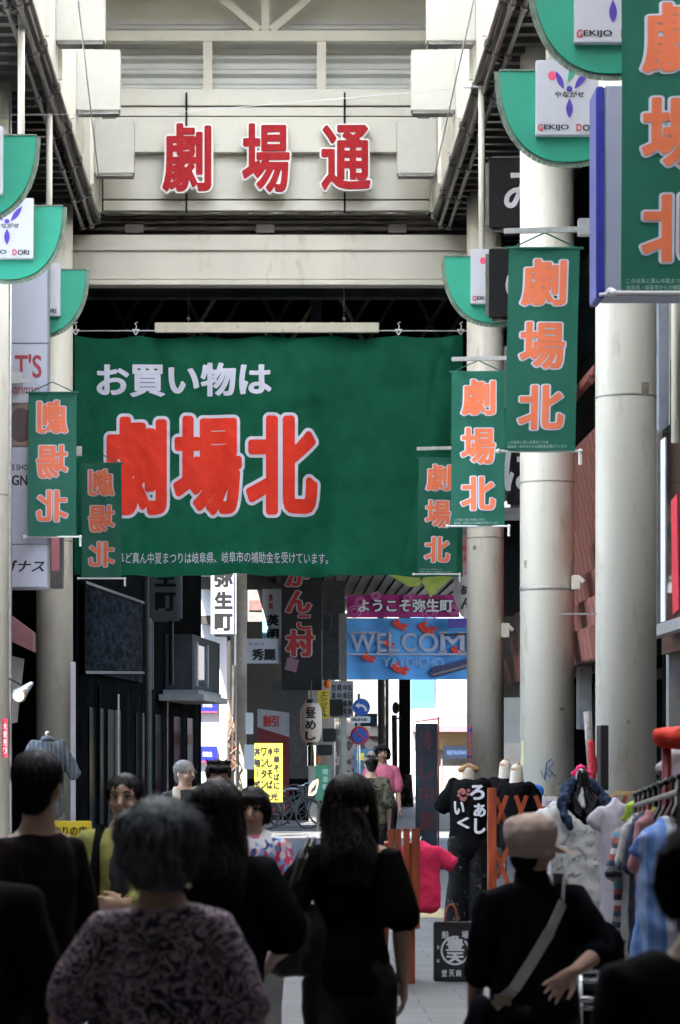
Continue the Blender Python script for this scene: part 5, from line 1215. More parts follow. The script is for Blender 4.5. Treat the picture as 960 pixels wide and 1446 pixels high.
for dx in (0, .014):
    tube(bm, [B4(-.108-dx,.06,.66), B4(-.100-dx,.045,.76), B4(-.088-dx,.0,.838), B4(-.105-dx,-.05,.79), B4(-.14-dx,-.078,.68)], .011, 8)
st = obj("bag_strap", bm, M("black leather", (.018,.017,.018), .32, var=.3, scale=20, bump=.3, bscale=90), None)
bm = NB(); c0 = B4(-.135,-.055,.61); H4 = 1.54
chain(bm, [c0+V3((0,0,-.115)), c0+V3((0,0,-.07)), c0+V3((0,0,.0)), c0+V3((0,0,.07)), c0+V3((0,0,.10))], [(.135,.05),(.16,.065),(.155,.06),(.125,.04),(.10,.02)], 22, side=(.8,.35,0))
me = remesh(bm, .008, 3, lambda co, n: .008*noise.noise(V3((co.x*22,co.y*22,co.z*9))))
bagt = thing("handbag", "black leather handbag hanging from the shoulder of the woman in the black t-shirt", "handbag", (p4.location.x, p4.location.y, 0), p4.rotation_euler.z)
obj("bag_body", me, M("black leather", (.018,.017,.018), .32), bagt, local=True)
st.data.transform(Matrix.Translation(st.location)); st.location = (0,0,0); st.parent = bagt
for c, r in ((c0+V3((.01,-.068,.045)), .018), (c0+V3((-.08,-.05,.05)), .012)):
    bm = NB(); ball(bm, c, (r,.008,r)); obj("buckle", bm, chrome, bagt, local=True, smooth=True)
# cap wearer with crossed strap and one arm behind the back
capm = M("beige cap cloth", (.50,.38,.32), .85, var=.10, scale=8, bump=.3, bscale=160, spec=.2)
p5, Hd5, B5 = person(at(752,400), 1.385, rad(4), "short person in beige cap and black shirt, one hand behind the back", {'L':((-.140,.0,.63),(-.150,.035,.485)),
       'R':((.172,-.035,.665),(.080,-.135,.620),(-.75,-.04,-.62),(.10,-1,.0),.45,-1)}, hair='short', hm=hairk, top=dict(m=navyk, sleeve=1.18, sleeve_w=1.35, loose=.019, straight=True, hem=.44, collar=True, amp=.010), g=1.0, vox=.0062, seed=5, head=(rad(-52), rad(2), 0), skin=skin_d)
bm = NB()
CAPR = [(.905,.056,.065),(.926,.058,.068),(.931,.062,.072),(.950,.068,.079),(.975,.069,.080),(.995,.061,.070),(1.008,.044,.050),(1.014,.02,.022)]
chain(bm, [Hd5(.003,-.010,z) for z,_,_ in CAPR], [(a_*1.385,b_*1.385) for _,a_,b_ in CAPR], 28, side=(1,0,0), caps=False)
me = remesh(bm, .007, 2, lambda co, n: .009*noise.noise(V3((co.x*18,co.y*18,co.z*12))) + .004*noise.noise(V3((co.x*45,co.y*45,co.z*30))))
cap = obj("cap", me, capm, p5, local=True)
bm = NB(); Rb = Matrix.Rotation(rad(-28), 3, 'Z'); prev = None; top_ = []; H5 = 1.385
for i in range(13):
    a_ = -1.15 + 2.3*i/12; inner = (.060*math.sin(a_), -.008+.070*math.cos(a_), .930); outer = (.070*math.sin(a_), -.008+.172*math.cos(a_)+.004, .908 - .006*math.cos(a_*1.2))
    top_.append((bm.verts.new(Hd5(*inner)), bm.verts.new(Hd5(*outer))))
for (a_, b_), (c_, d_) in zip(top_[:-1], top_[1:]): bm.faces.new((a_, b_, d_, c_))
r_ = bmesh.ops.solidify(bm, geom=bm.faces[:], thickness=.009); obj("cap_brim", bm, capm, p5, local=True, smooth=True)
bm = NB()
def strip(bm, P, w, th=.004):
    up = V3((0,-1,0))
    for p, q in zip(P[:-1], P[1:]): bar(bm, p, q, w, th, (V3(p)-V3((0,0,p[2]))).normalized() if V3((p[0],p[1],0)).length > .02 else up)
P = [B5(.055,.012,.846), B5(.075,-.030,.845), B5(.060,-.095,.79), B5(.022,-.125,.72), B5(-.022,-.132,.65), B5(-.070,-.128,.575), B5(-.115,-.098,.53)]
strip(bm, P, .040); bmesh.ops.recalc_face_normals(bm, faces=bm.faces[:])
sb5 = thing("shoulder_bag", "pale cloth strap and dark bag slung across the back of the person in the cap", "shoulder bag", (p5.location.x, p5.location.y, 0), p5.rotation_euler.z)
obj("strap", bm, M("pale strap", (.40,.39,.35), .8, var=.12, scale=20, bump=.2, bscale=200), sb5, local=True)
bm = NB(); chain(bm, [B5(-.16,-.06,.40), B5(-.155,-.065,.46), B5(-.145,-.07,.53)], [(.11,.05),(.12,.055),(.10,.035)], 16, side=(.3,1,0)); obj("bag_body", remesh(bm, .01, 3, folds(.006)), navyk, sb5, local=True)
bm = NB(); box(bm, *(lambda c: (c.x-.03,c.x+.03,c.y-.012,c.y-.004,c.z-.02,c.z+.02))(B5(-.098,-.118,.548))); obj("buckle", bm, M("dull brass", (.3,.26,.18), .4, .7), sb5, local=True)
# blurred figure at the lower right and a capped one at the left edge
person(at(1006,780), 1.50, rad(12), "blurred person in black very near at the lower right corner", {'L':L_(),'R':R_()}, hair='bob', top=dict(m=blk, sleeve=1.6, loose=.02, straight=True, amp=.008), g=1.05, vox=.011, seed=6)
p7, Hd7, B7 = person(at(-62,560), 1.545, rad(0), "person in a dark green cap cut by the left edge of the picture", {'L':L_(),'R':((.15,.0,.64),(.13,.13,.60))}, hair='short', top=dict(m=M("dark grey shirt", (.008,.008,.008), .9, spec=.05), sleeve=1.5, loose=.02), vox=.012, seed=7)
bm = NB(); chain(bm, [Hd7(0,-.008,.93), Hd7(0,-.008,.96), Hd7(0,-.01,.99)], [(.09,.105),(.09,.10),(.05,.06)], 20, side=(1,0,0)); chain(bm, [Hd7(.0,.05,.935), Hd7(0,.12,.925)], [(.08,.008),(.06,.006)], 12, side=(1,0,0)); obj("cap", bm, M("dark green cap", (.012,.03,.026), .8), p7, local=True, smooth=True)
# people coming towards the camera
card = M("olive cardigan", (.30,.29,.09), .9, var=.12, scale=12, bump=.4, bscale=170, spec=.15)
p8, Hd8, B8 = person(at(176,310), 1.53, rad(174), "woman in an olive green cardigan with tied back hair walking towards the viewer", {'L':((-.165,.03,.635),(-.02,.135,.615),(1,.15,-.05),(0,-1,0),.5),'R':((.165,.03,.635),(.05,.13,.60),(-1,.2,.05),(0,-1,0),.5)}, hair='tied', face=True, head=(rad(-4), rad(-2), 0),
       top=dict(m=card, sleeve=1.7, loose=.020, straight=True, hem=.44, amp=.008), bottom=dict(m=denimd), vox=.0075, seed=8, g=.98)
bm = NB(); chain(bm, [B8(0,.052,.55), B8(0,.074,.66), B8(0,.078,.74), B8(0,.052,.81), B8(0,.03,.838)], [(.055,.03),(.06,.04),(.055,.035),(.05,.035),(.045,.03)], 14, side=(1,0,0)); obj("inner_shirt", remesh(bm, .009, 3, folds(.005,14)), M("charcoal print shirt", (.05,.055,.065), .9, var=.6, scale=60), p8, local=True)
bm = NB(); tube(bm, [B8(.075,.085,.60), B8(.075,.080,.74), B8(.07,.02,.838), B8(.07,-.06,.80)], .022, 8); bg8 = obj("bag_strap", bm, blk, p8, local=True, smooth=True)
flor = Mpat("floral blouse", [(.68,.66,.70),(.10,.22,.55),(.70,.68,.70),(.62,.06,.16),(.16,.32,.62),(.72,.42,.46),(.04,.06,.22),(.70,.7,.72)], 40, 'cells', [0,.18,.30,.46,.58,.70,.84,.92], stretch=(1,1,.7))
p9, Hd9, B9 = person(at(356,285), 1.455, rad(158), "older woman with black bob in a bright floral blouse and white scarf, face half hidden", {'L':((-.150,.02,.635),(-.10,.11,.52)),'R':((.150,.02,.635),(.10,.11,.52))}, hair='bobface', face=True, skin=skin_d, head=(rad(14), rad(-6), 0),
       top=dict(m=flor, sleeve=1.25, sleeve_w=1.5, loose=.018, hem=.46, amp=.008), bottom=dict(m=M("pale trousers", (.35,.34,.33), .9)), vox=.0075, seed=9)
bm = NB(); chain(bm, [B9(-.052,.0,.84), B9(-.050,.045,.80), B9(-.030,.078,.72), B9(-.028,.085,.60)], [(.03,.018),(.034,.02),(.036,.02),(.03,.015)], 12, side=(1,0,0)); chain(bm, [B9(.052,.0,.84), B9(.045,.045,.80), B9(.028,.078,.73), B9(.03,.085,.64)], [(.03,.018),(.034,.02),(.036,.02),(.03,.015)], 12, side=(1,0,0)); chain(bm, [B9(-.05,-.005,.842), B9(0,-.052,.845), B9(.05,-.005,.842)], [.022,.026,.022], 12)
obj("scarf", remesh(bm, .008, 3, folds(.005,18)), M("white scarf", (.70,.70,.72), .9, var=.06, bump=.3, bscale=120), p9, local=True)
p10, Hd10, B10 = person(at(262,160), 1.58, rad(200), "old man with thin grey hair and glasses in a cream vest near the black building", {'L':L_(),'R':R_()}, hair='short', hm=hairw, face=True, skin=skin_d, head=(rad(30), 0, 0), top=dict(m=M("black polo", (.02,.02,.022), .9), sleeve=.8, loose=.012), vox=.010, seed=10)
bm = NB()
for s in (-1,1): chain(bm, [B10(s*.060,.052,.50), B10(s*.062,.062,.62), B10(s*.062,.066,.74), B10(s*.060,.020,.835)], [(.07,.03),(.065,.03),(.06,.03),(.04,.03)], 12, side=(1,0,0))
chain(bm, [B10(0,-.04,.50), B10(0,-.045,.7), B10(0,-.035,.815)], [(.16,.06),(.165,.06),(.12,.05)], 14, side=(1,0,0)); obj("vest", remesh(bm, .011, 3, folds(.005)), M("cream vest", (.50,.44,.34), .9, var=.08), p10, local=True)
bm = NB()
for s in (-1,1): tube(bm, [Hd10(s*.020+.013*math.cos(k*math.pi/6), .0585, .929+.010*math.sin(k*math.pi/6)) for k in range(13)], .0022, 6)
tube(bm, [Hd10(-.008,.060,.931), Hd10(.008,.060,.931)], .0022, 6)
for s in (-1,1): tube(bm, [Hd10(s*.033,.057,.931), Hd10(s*.049,.0,.929)], .0022, 6)
obj("glasses", bm, chrome, p10, local=True)
person(at(309,220), 1.585, rad(182), "person with spiky black hair mostly hidden behind the loose haired woman in black", {'L':L_(),'R':R_()}, hair='spiky', face=True, top=dict(m=navyk, sleeve=.8, loose=.014), vox=.010, seed=11)
person(at(539,99), 1.79, rad(185), "woman in a pink polo shirt standing in the far sunlit street", {'L':L_(),'R':((.165,.0,.635),(.185,.02,.49))}, hair='bob', face=True, skin=skin_d, top=dict(m=M("pink polo", (.62,.16,.26), .9, var=.08), sleeve=.85, loose=.016), vox=.012, seed=12)
p13, Hd13, B13 = person(at(523,118), 1.645, rad(5), "man in beige flat cap and camouflage shirt walking away beside the pink polo", {'L':L_(),'R':R_()}, hair='short', top=dict(m=Mpat("camouflage shirt", [(.03,.035,.025),(.09,.09,.06),(.15,.14,.10),(.02,.022,.02)], 9, 'noise', [.35,.48,.55,.66], dist=1.), sleeve=.9, loose=.022, straight=True), vox=.012, seed=13, g=.95)
bm = NB(); chain(bm, [Hd13(0,-.008,.945), Hd13(0,-.006,.965), Hd13(0,-.008,.992)], [(.088,.10),(.09,.10),(.05,.06)], 20, side=(1,0,0)); chain(bm, [Hd13(0,.04,.95), Hd13(0,.095,.942)], [(.075,.008),(.05,.006)], 12, side=(1,0,0)); obj("cap", bm, M("taupe cap", (.22,.19,.15), .8), p13, local=True, smooth=True)
# ------------------------------------------------------------------ clothes on display
def garment(name, label, cat, loc, rz, m, w=.40, h=.66, d=.12, sleeve=.20, neck_w=.07, zt=1.42, amp=.010, seed=0., vox=.010, flare=1.05, drop=.55, sw=.075, group=None, parent=None, part='cloth'):
    """shirt hanging with its shoulders at height zt; long ones become dresses"""
    t = parent or thing(name, label, cat, (loc[0], loc[1], 0), rz, group)
    bm = NB(); hw = w/2
    zs = [(0,.30,.5),(.03,.72,.7),(.07,.96,.85),(.16,1.,1.),(.5,.98,1.),(.8,1.0*flare**.6,1.),(1.,1.0*flare,1.)]
    chain(bm, [V3((0,0,zt-f*h)) for f,_,_ in zs], [(hw*a, d*b) for _,a,b in zs], 24, side=(1,0,0))
    for s in (-1, 1):
        a = V3((s*hw*.72,0,zt-.055)); b = V3((s*(hw+sleeve*.80),0,zt-.06-sleeve*drop)); chain(bm, [a, a.lerp(b,.5), b], [(min(d*.6,sw*.8), sw*.95), (min(d*.5,sw*.7), sw), (min(d*.45,sw*.65), sw*1.05)], 16, side=(0,1,0))
    me = remesh(bm, vox, 4, folds(amp, 10, seed, .3)); obj(part, me, m, t, local=True)
    return t
Y = 25.0; tx = X_(661,Y)
bt = M("black cotton print", (.007,.007,.0075), .9, var=.2, bump=.25, bscale=150, spec=.05)
t = thing("mannequin", "headless mannequin in a black t-shirt with white kana print and patterned black trousers", "mannequin", (tx, Y, 0), rad(-8))
garment("", "", "", (tx,Y), 0, bt, w=.36, h=.66, d=.125, sleeve=.10, zt=1.40, parent=t, part="shirt", seed=3, flare=1.0, drop=2.2)
bm = NB(); chain(bm, [V3((0,0,1.36)), V3((0,0,1.44)), V3((0,0,1.47))], [(.075,.07),(.060,.058),(.055,.055)], 16); obj("bust", bm, M("mannequin beige", (.50,.42,.32), .7), t, local=True, smooth=True)
bm = NB(); chain(bm, [V3((-.07,-.01,1.485)), V3((0,0,1.51)), V3((.07,.0,1.49))], [.03,.042,.03], 12); obj("neck_cap", bm, M("tan cloth", (.36,.20,.09), .8, var=.3, scale=20, bump=.3), t, local=True, smooth=True)
bm = NB()
for s in (-1,1): chain(bm, [V3((s*.095,0,.82)), V3((s*.10,0,.45)), V3((s*.115,0,.06))], [(.105,.10),(.105,.095),(.125,.11)], 16)
chain(bm, [V3((0,0,.74)), V3((0,0,.9))], [(.19,.12),(.18,.11)], 16, side=(1,0,0))
obj("trousers", remesh(bm, .011, 4, folds(.008,8,4)), Mpat("splashed black trousers", [(.006,.006,.0065),(.007,.007,.0075),(.26,.26,.27)], 16, 'noise', [.3,.62,.80], dist=.8), t, local=True)
fr = lambda x, z: -.128 - .0*x
calls = []
for ch, a, b, c, d_ in (("ろ",.02,.16,1.20,1.345),("あ",.055,.17,1.04,1.17),("い",-.13,-.03,1.06,1.19),("く",-.10,.02,.93,1.04),("し",.06,.17,.88,1.03)):
    calls.append(((ch, a, c, b, d_, 0), dict(bold=.05, wave=lambda x, z: -.131+ .25*x*x, step=.05)))
textobj("print", inkw, t, calls, local=True)
bm = NB()
for k in range(14):
    x, z = -.12+random.random()*.13, 1.20+random.random()*.11; ball(bm, (x, -.131+.25*x*x, z), (.016,.004,.016), None, 8, 6)
obj("flower_print", bm, M("flower pink", (.45,.16,.15), .8), t, local=True)
for k, (px, Yb, ztop, lab) in enumerate(((713,27.2,1.40,"black top on a headless bust behind the lattice fence, farther one"),(729,26.2,1.36,"black top on a headless bust behind the lattice fence, nearer one"))):
    x = X_(px,Yb); u = thing("dress_form", lab, "dress form", (x, Yb, 0), rad(-15), "busts in black tops behind the fence")
    garment("", "", "", (x,Yb), 0, blk, w=.33, h=.62, d=.12, sleeve=.08, zt=ztop, parent=u, part="shirt", seed=k+5, drop=2.2)
    bm = NB(); chain(bm, [V3((0,0,ztop-.05)), V3((0,0,ztop+.03)), V3((0,0,ztop+.12))], [(.085,.08),(.07,.066),(.06,.06)], 16); obj("bust", bm, M("mannequin beige pale", (.56,.50,.40), .7), u, local=True, smooth=True)
    bm = NB(); chain(bm, [V3((0,0,ztop+.12)), V3((.01,0,ztop+.16))], [(.066,.06),(.03,.03)], 14); obj("neck_cap", bm, M("tan wood", (.40,.17,.07), .6), u, local=True, smooth=True)
    bm = NB(); cyl(bm, (0,0), .015, .02, .85, 12); cyl(bm, (0,0), .14, 0, .02, 24); obj("stand", bm, steel, u, local=True)
x = X_(743,26.8); garment("blue_shirt", "small bright blue top just right of the black busts", "shirt", (x,27.0), 0, M("bright blue cloth", (.03,.18,.62), .8, var=.1), w=.22, h=.5, d=.09, sleeve=.05, zt=1.32, seed=8)
# wooden stand and pink t-shirt
Y = 18.7
t = thing("wooden_stand", "orange stained slatted wooden stand in the middle of the walkway", "stand", (X_(569,Y), Y, 0))
for a, b, zt_, zb_, dy in ((547,556,1172,1305,.0),(557.5,566,1171,1308,.0),(569,578,1170,1310,.0),(580.5,592,1170,1312,-.03)):
    bm = NB(); box(bm, X_(a,Y), X_(b,Y), Y+dy, Y+dy+.03, Z_(zb_,Y), Z_(zt_,Y)); obj("slat", bm, wood, t, bevel=.004)
bm = NB(); box(bm, X_(567,Y), X_(586,Y), Y+.035, Y+.075, 0, Z_(1300,Y)); obj("leg", bm, wood, t, bevel=.004)
bm = NB(); bar(bm, pt(540,1330,Y+.1), pt(552,1392,Y+.1), .045, .03); bar(bm, (X_(545,Y),Y+.5,0), (X_(548,Y),Y+.08,1.0), .05, .03); bar(bm, (X_(585,Y),Y+.5,0), (X_(580,Y),Y+.08,1.0), .05, .03); obj("back_leg", bm, wood, t)
bm = NB(); bar(bm, pt(546,1215,Y+.05), pt(590,1215,Y+.05), .05, .025); bar(bm, pt(546,1300,Y+.05), pt(588,1300,Y+.05), .05, .025); obj("cross_rail", bm, wood, t)
bm = NB(); ball(bm, pt(571,1242,Y-.05), .018); obj("bolt", bm, chrome, t)
t = garment("pink_shirt", "vivid pink t-shirt hung on the wooden stand", "t-shirt", (X_(594,19.3),19.3), rad(-20), M("vivid pink cloth", (.72,.02,.10), .85, var=.1, scale=9, bump=.2, bscale=120), w=.30, h=.46, d=.05, sleeve=.11, zt=Z_(1192,19.3), seed=12, amp=.012, drop=.8, sw=.06)
bm = NB(); tube(bm, [V3((-.02,0,Z_(1192,19.3)-.02)), V3((0,0,Z_(1192,19.3)+.05)), V3((-.1,-.1,Z_(1180,19.3)))], .004, 6); obj("hanger", bm, chrome, t, local=True)
# nobori flag
Y = 38; t = thing("upright_flag", "dark navy upright flag with dim red characters on a thin pole", "flag", (X_(618,Y), Y, 0))
bm = NB(); a, b, zt, zb = X_(586,Y), X_(617,Y), Z_(1022,Y), .16; nx, nz = 12, 40
wf = lambda x, z: .03*math.sin((x-a)*9+z*1.5) + .02*math.sin(z*5)
g = [[bm.verts.new((a+(b-a)*i/nx, Y+wf(a+(b-a)*i/nx, zb+(zt-zb)*j/nz), zb+(zt-zb)*j/nz)) for i in range(nx+1)] for j in range(nz+1)]
for j in range(nz):
    for i in range(nx): bm.faces.new((g[j][i], g[j][i+1], g[j+1][i+1], g[j+1][i]))
obj("cloth", bm, M("navy flag cloth", (.020,.034,.050), .85, var=.2, scale=5, transl=.15), t, smooth=True)
textobj("lettering", M("dim flag red", (.075,.022,.03), .8), t, [(("冷し中華", X_(601.5,Y), Z_(1180,Y), Z_(1028,Y), .21), dict(v=True, y=Y-.012, wave=wf, step=.06, bold=.04))])
bm = NB(); tube(bm, [(X_(618.5,Y),Y,.08),(X_(618.5,Y),Y,Z_(1013,Y))], .013); tube(bm, [(a-.02,Y,zt+.02),(X_(618.5,Y),Y,zt+.07)], .008); obj("pole", bm, M("red brown pole", (.25,.06,.04), .5), t, smooth=True)
bm = NB(); box(bm, X_(618,Y)-.2, X_(618,Y)+.2, Y-.2, Y+.2, .001, .09); obj("base", bm, black, t, bevel=.02)
# bag shaped sign
Y = 18.9; t = thing("shopping_bag", "black shopping bag with a white round crest and characters standing on the paving", "bag", (X_(640,Y), Y, 0))
bm = NB(); box(bm, X_(612,Y), X_(670,Y), Y, Y+.10, 0.002, Z_(1303,Y)); obj("bag_body", bm, M("black bag paper", (.014,.014,.015), .5, var=.2), t, bevel=.008)
bm = NB(); tube(bm, [pt(628+15*(1-math.cos(k*math.pi/14))/1.0*.5*1.15, 1304-26*math.sin(k*math.pi/14)**.8, Y+.01) for k in range(15)], .008, 8); obj("handle", bm, M("red brown handle", (.30,.06,.03), .5), t, smooth=True)
cx, cz, rr = X_(642,Y), Z_(1343,Y), 20.5*Y/F
bm = NB(); n = 48
o_ = [[bm.verts.new((cx+r*math.cos(2*math.pi*k/n), Y-.004, cz+r*1.02*math.sin(2*math.pi*k/n))) for k in range(n)] for r in (rr, rr*.86)]
for k in range(n):
    if 6 <= k <= 9: continue
    bm.faces.new((o_[0][k], o_[0][(k+1)%n], o_[1][(k+1)%n], o_[1][k]))
obj("crest_ring", bm, inkw, t)
textobj("lettering", inkw, t, [(("豊", X_(629,Y), Z_(1344,Y), X_(655,Y), Z_(1325,Y), Y-.004), dict(bold=.06)), (("天", X_(629,Y), Z_(1361,Y), X_(655,Y), Z_(1345,Y), Y-.004), dict(bold=.07)),
    (("船", X_(623,Y), Z_(1326,Y), X_(633,Y), Z_(1315,Y), Y-.004), dict(bold=.03)), (("場", X_(651,Y), Z_(1326,Y), X_(661,Y), Z_(1315,Y), Y-.004), dict(bold=.03)), (("堂", X_(623,Y), Z_(1380,Y), X_(630.5,Y), Z_(1370,Y), Y-.004), dict(bold=.03)), (("天", X_(633,Y), Z_(1380,Y), X_(641,Y), Z_(1370,Y), Y-.004), dict(bold=.03)), (("商", X_(643,Y), Z_(1380,Y), X_(651,Y), Z_(1370,Y), Y-.004), dict(bold=.03)),
    (("登", X_(616,Y), Z_(1341,Y), X_(620,Y), Z_(1336,Y), Y-.004), dict(bold=.02)), (("録", X_(616,Y), Z_(1360,Y), X_(620,Y), Z_(1355,Y), Y-.004), dict(bold=.02))])
# lattice fence
Y = 22.0; t = thing("lattice_fence", "red stained expanding lattice fence with a thick end post", "fence", (X_(770,Y), Y, 0))
bm = NB(); box(bm, X_(688,Y), X_(700,Y), Y-.04, Y+.03, .0, Z_(1113,Y)); obj("end_post", bm, woodr, t, bevel=.005)
bm = NB(); box(bm, X_(912,Y), X_(920,Y), Y-.03, Y+.03, .0, Z_(1125,Y)); obj("end_post", bm, woodr, t, bevel=.005)
zt, zb = Z_(1124,Y), .12; sp = 28*Y/F; k = 0; wd = (zt-zb)*.36
for lay, sg_ in ((0, 1), (1, -1)):
    for i in range(-3, 9):
        xa = X_(700,Y) + i*sp*1.0; xb = xa + wd
        P, Q = V3((xa, Y+.018*lay, zb)), V3((xb, Y+.018*lay, zt))
        if sg_ < 0: P, Q = V3((xb, Y+.018, zb)), V3((xa, Y+.018, zt))
        lo, hi = X_(701,Y), X_(912,Y)
        def clip(P, Q):
            if P.x > Q.x: P, Q = Q, P
            if Q.x <= lo or P.x >= hi: return None
            d = Q-P
            if P.x < lo: P = P + d*((lo-P.x)/d.x)
            if Q.x > hi: Q = P + (Q-P)*((hi-P.x)/(Q.x-P.x))
            return P, Q
        c = clip(P, Q)
        if not c: continue
        bm = NB(); bar(bm, c[0], c[1], .012, .034, V3((0,0,1))); obj("lattice_bar", bm, woodr, t)
# white dress on black bust
Y = 15.6; x = X_(822,Y); t = thing("dress_mannequin", "black bust wearing a sheer white floral dress with a blue scarf over its shoulders", "mannequin", (x, Y, 0), rad(6))
dm = Mpat("sheer floral cloth", [(.62,.62,.60),(.66,.66,.64),(.42,.43,.42),(.20,.21,.24),(.60,.60,.60)], 15, 'noise', [.40,.56,.63,.68,.75], dist=1.4, rough=.9)
garment("", "", "", (x,Y), 0, dm, w=.38, h=1.02, d=.15, sleeve=.09, zt=Z_(1135,Y), parent=t, part="dress", seed=20, flare=1.2, drop=2.2, amp=.016, sw=.08, vox=.009)
bm = NB(); zc = Z_(1135,Y)
chain(bm, [V3((0,-.02,zc-.13)), V3((0,-.03,zc-.06)), V3((0,-.02,zc+.0)), V3((0,0,zc+.05)), V3((0,0,zc+.12)), V3((0,0,zc+.17))], [(.10,.13),(.115,.125),(.105,.10),(.06,.06),(.04,.042),(.038,.04)], 20, side=(1,0,0)); obj("bust", bm, blackgl, t, local=True, smooth=True)
bm = NB()
for s in (-1,1):
    chain(bm, [V3((s*.02,.06,zc+.13)), V3((s*.085,.02,zc+.09)), V3((s*.135,-.06,zc+.0)), V3((s*.14,-.12,zc-.09)), V3((s*(.10 if s>0 else .11),-.15,zc-(.22 if s>0 else .13)))], [(.024,.03),(.05,.03),(.062,.028),(.056,.022),(.02,.012)], 16, side=(0,-1,.3))
chain(bm, [V3((-.05,.07,zc+.12)), V3((0,.085,zc+.13)), V3((.05,.07,zc+.12))], [.03]*3, 12)
obj("scarf", remesh(bm, .009, 2, folds(.020,16,3)), Mpat("blue tie dye", [(.012,.02,.045),(.03,.05,.10),(.012,.022,.05),(.25,.28,.32)], 12, 'noise', [.3,.5,.62,.74], dist=1.2), t, local=True)
bm = NB(); cyl(bm, (0,0), .02, .03, .6, 12); cyl(bm, (0,0), .17, .001, .03, 24); obj("stand", bm, steel, t, local=True)
t2 = garment("lavender_shirt", "pale lavender top with a white price card beside the floral dress", "shirt", (X_(868,15.0),15.0), rad(10), M("lavender cloth", (.55,.50,.60), .9, var=.08, bump=.2, bscale=120), w=.17, h=.78, d=.055, sleeve=.05, zt=Z_(1133,15), seed=25, drop=1.3, sw=.05)
bm = NB(); box(bm, -.055, .045, -.09, -.085, Z_(1184,15), Z_(1166,15)); obj("price_card", bm, white, t2, local=True)
textobj("lettering", redp, t2, [(("500", -.03, Z_(1180,15), .025, Z_(1174,15), -.093), dict(bold=.02))], local=True)
garment("white_blouse", "white blouse hanging behind the floral dress, left of the scarf", "blouse", (X_(782,16.4),16.4), rad(-5), M("white thin cloth", (.62,.62,.66), .9, var=.08), w=.22, h=.9, d=.10, sleeve=.06, zt=Z_(1140,16.4), seed=26, drop=1.3, sw=.05)
board("paper_tag", "white paper tag with purple print on the second right column", "notice", 766, 787, 1125, 1139, 21.5, white, [(purple, ("112", 771, 779, 1131, 1138, .03))])
board("price_card", "white price card pinned low on the floral dress", "card", 784, 800, 1196, 1211, 15.35, white, [(ink, ("¥980", 786, 798, 1201, 1206, .02))])
# clothes rack
def rk(px, py, Y): return pt(px, py, Y)
t = thing("clothes_rack", "dark metal clothes rack with hooks along the right side", "rack", (X_(910,12.5), 12.5, 0))
A0, A1 = V3((X_(897,14.2),14.2,Z_(1138,14.2))), V3((X_(960,10.6),10.6,Z_(1118,10.6)))
bm = NB(); tube(bm, [A0, A1], .014)
for q in (A0, A1): tube(bm, [q, V3((q.x,q.y,.03))], .014); bar(bm, (q.x-.2,q.y,.03), (q.x+.2,q.y,.03), .03)
obj("rail", bm, steel, t)
for k in range(9):
    bm = NB(); q = A0.lerp(A1, k/8.); tube(bm, [q+V3((0,0,.06)), q+V3((.0,0,-.04)), q+V3((-.03,0,-.10))], .008, 6); ball(bm, q+V3((0,0,.06)), .016); obj("hook", bm, black, t)
stripe = Mpat("striped knit", [(.30,.29,.30),(.05,.12,.22),(.42,.10,.09),(.55,.55,.58),(.04,.05,.08),(.42,.12,.10),(.12,.32,.45),(.30,.28,.28)], 1.0, 'noise')
def stripes(name, cols, per):
    m = bpy.data.materials.new(name); m.use_nodes = True; N = m.node_tree.nodes; L = m.node_tree.links; b = N["Principled BSDF"]; b.inputs["Roughness"].default_value = .9
    tc = N.new("ShaderNodeTexCoord"); sx = N.new("ShaderNodeSeparateXYZ"); L.new(tc.outputs["Object"], sx.inputs[0])
    no = N.new("ShaderNodeTexNoise"); no.inputs["Scale"].default_value = 5; ad = N.new("ShaderNodeMath"); ad.operation = 'MULTIPLY_ADD'; ad.inputs[1].default_value = .04
    L.new(tc.outputs["Object"], no.inputs["Vector"]); L.new(no.outputs["Fac"], ad.inputs[0]); L.new(sx.outputs["Z" if per > 0 else "X"], ad.inputs[2])
    mo = N.new("ShaderNodeMath"); mo.operation = 'FLOORED_MODULO'; mo.inputs[1].default_value = abs(per); L.new(ad.outputs[0], mo.inputs[0])
    dv = N.new("ShaderNodeMath"); dv.operation = 'DIVIDE'; dv.inputs[1].default_value = abs(per); L.new(mo.outputs[0], dv.inputs[0])
    cr = N.new("ShaderNodeValToRGB"); cr.color_ramp.interpolation = 'CONSTANT'; e = cr.color_ramp.elements
    while len(e) < len(cols): e.new(.5)
    for i, c in enumerate(cols): e[i].position = i/len(cols); e[i].color = (*c, 1)
    L.new(dv.outputs[0], cr.inputs[0]); L.new(cr.outputs[0], b.inputs["Base Color"]); return m
strm = stripes("striped knit", [(.30,.29,.30),(.03,.08,.14),(.34,.07,.07),(.50,.50,.53),(.03,.04,.06),(.36,.09,.08),(.10,.28,.40),(.28,.25,.25),(.03,.05,.08)], .26)
garment("striped_top", "red white and navy striped knit hanging on the rack", "knit", (X_(892,13.6),13.6), rad(55), strm, w=.34, h=.72, d=.06, sleeve=.08, zt=Z_(1165,13.6), seed=30, drop=2.4, sw=.05)
garment("brown_top", "reddish brown top squeezed on the rack behind the striped knit", "shirt", (X_(912,13.9),13.9), rad(50), M("brick cloth", (.22,.09,.07), .9, var=.2), w=.36, h=.7, d=.05, sleeve=.10, zt=Z_(1150,13.9), seed=31, drop=1.4, sw=.05)
bl_, w_ = (.13,.25,.62), (.52,.54,.62)
bw = stripes("blue and white stripes", [w_,(.34,.36,.42),w_,(.55,.56,.62),(.36,.42,.55),w_,(.30,.36,.52),w_,(.42,.46,.58),(.30,.40,.66),bl_,(.26,.38,.68),(.20,.32,.66),bl_,(.30,.42,.70),bl_,(.22,.34,.66),bl_], -.44)
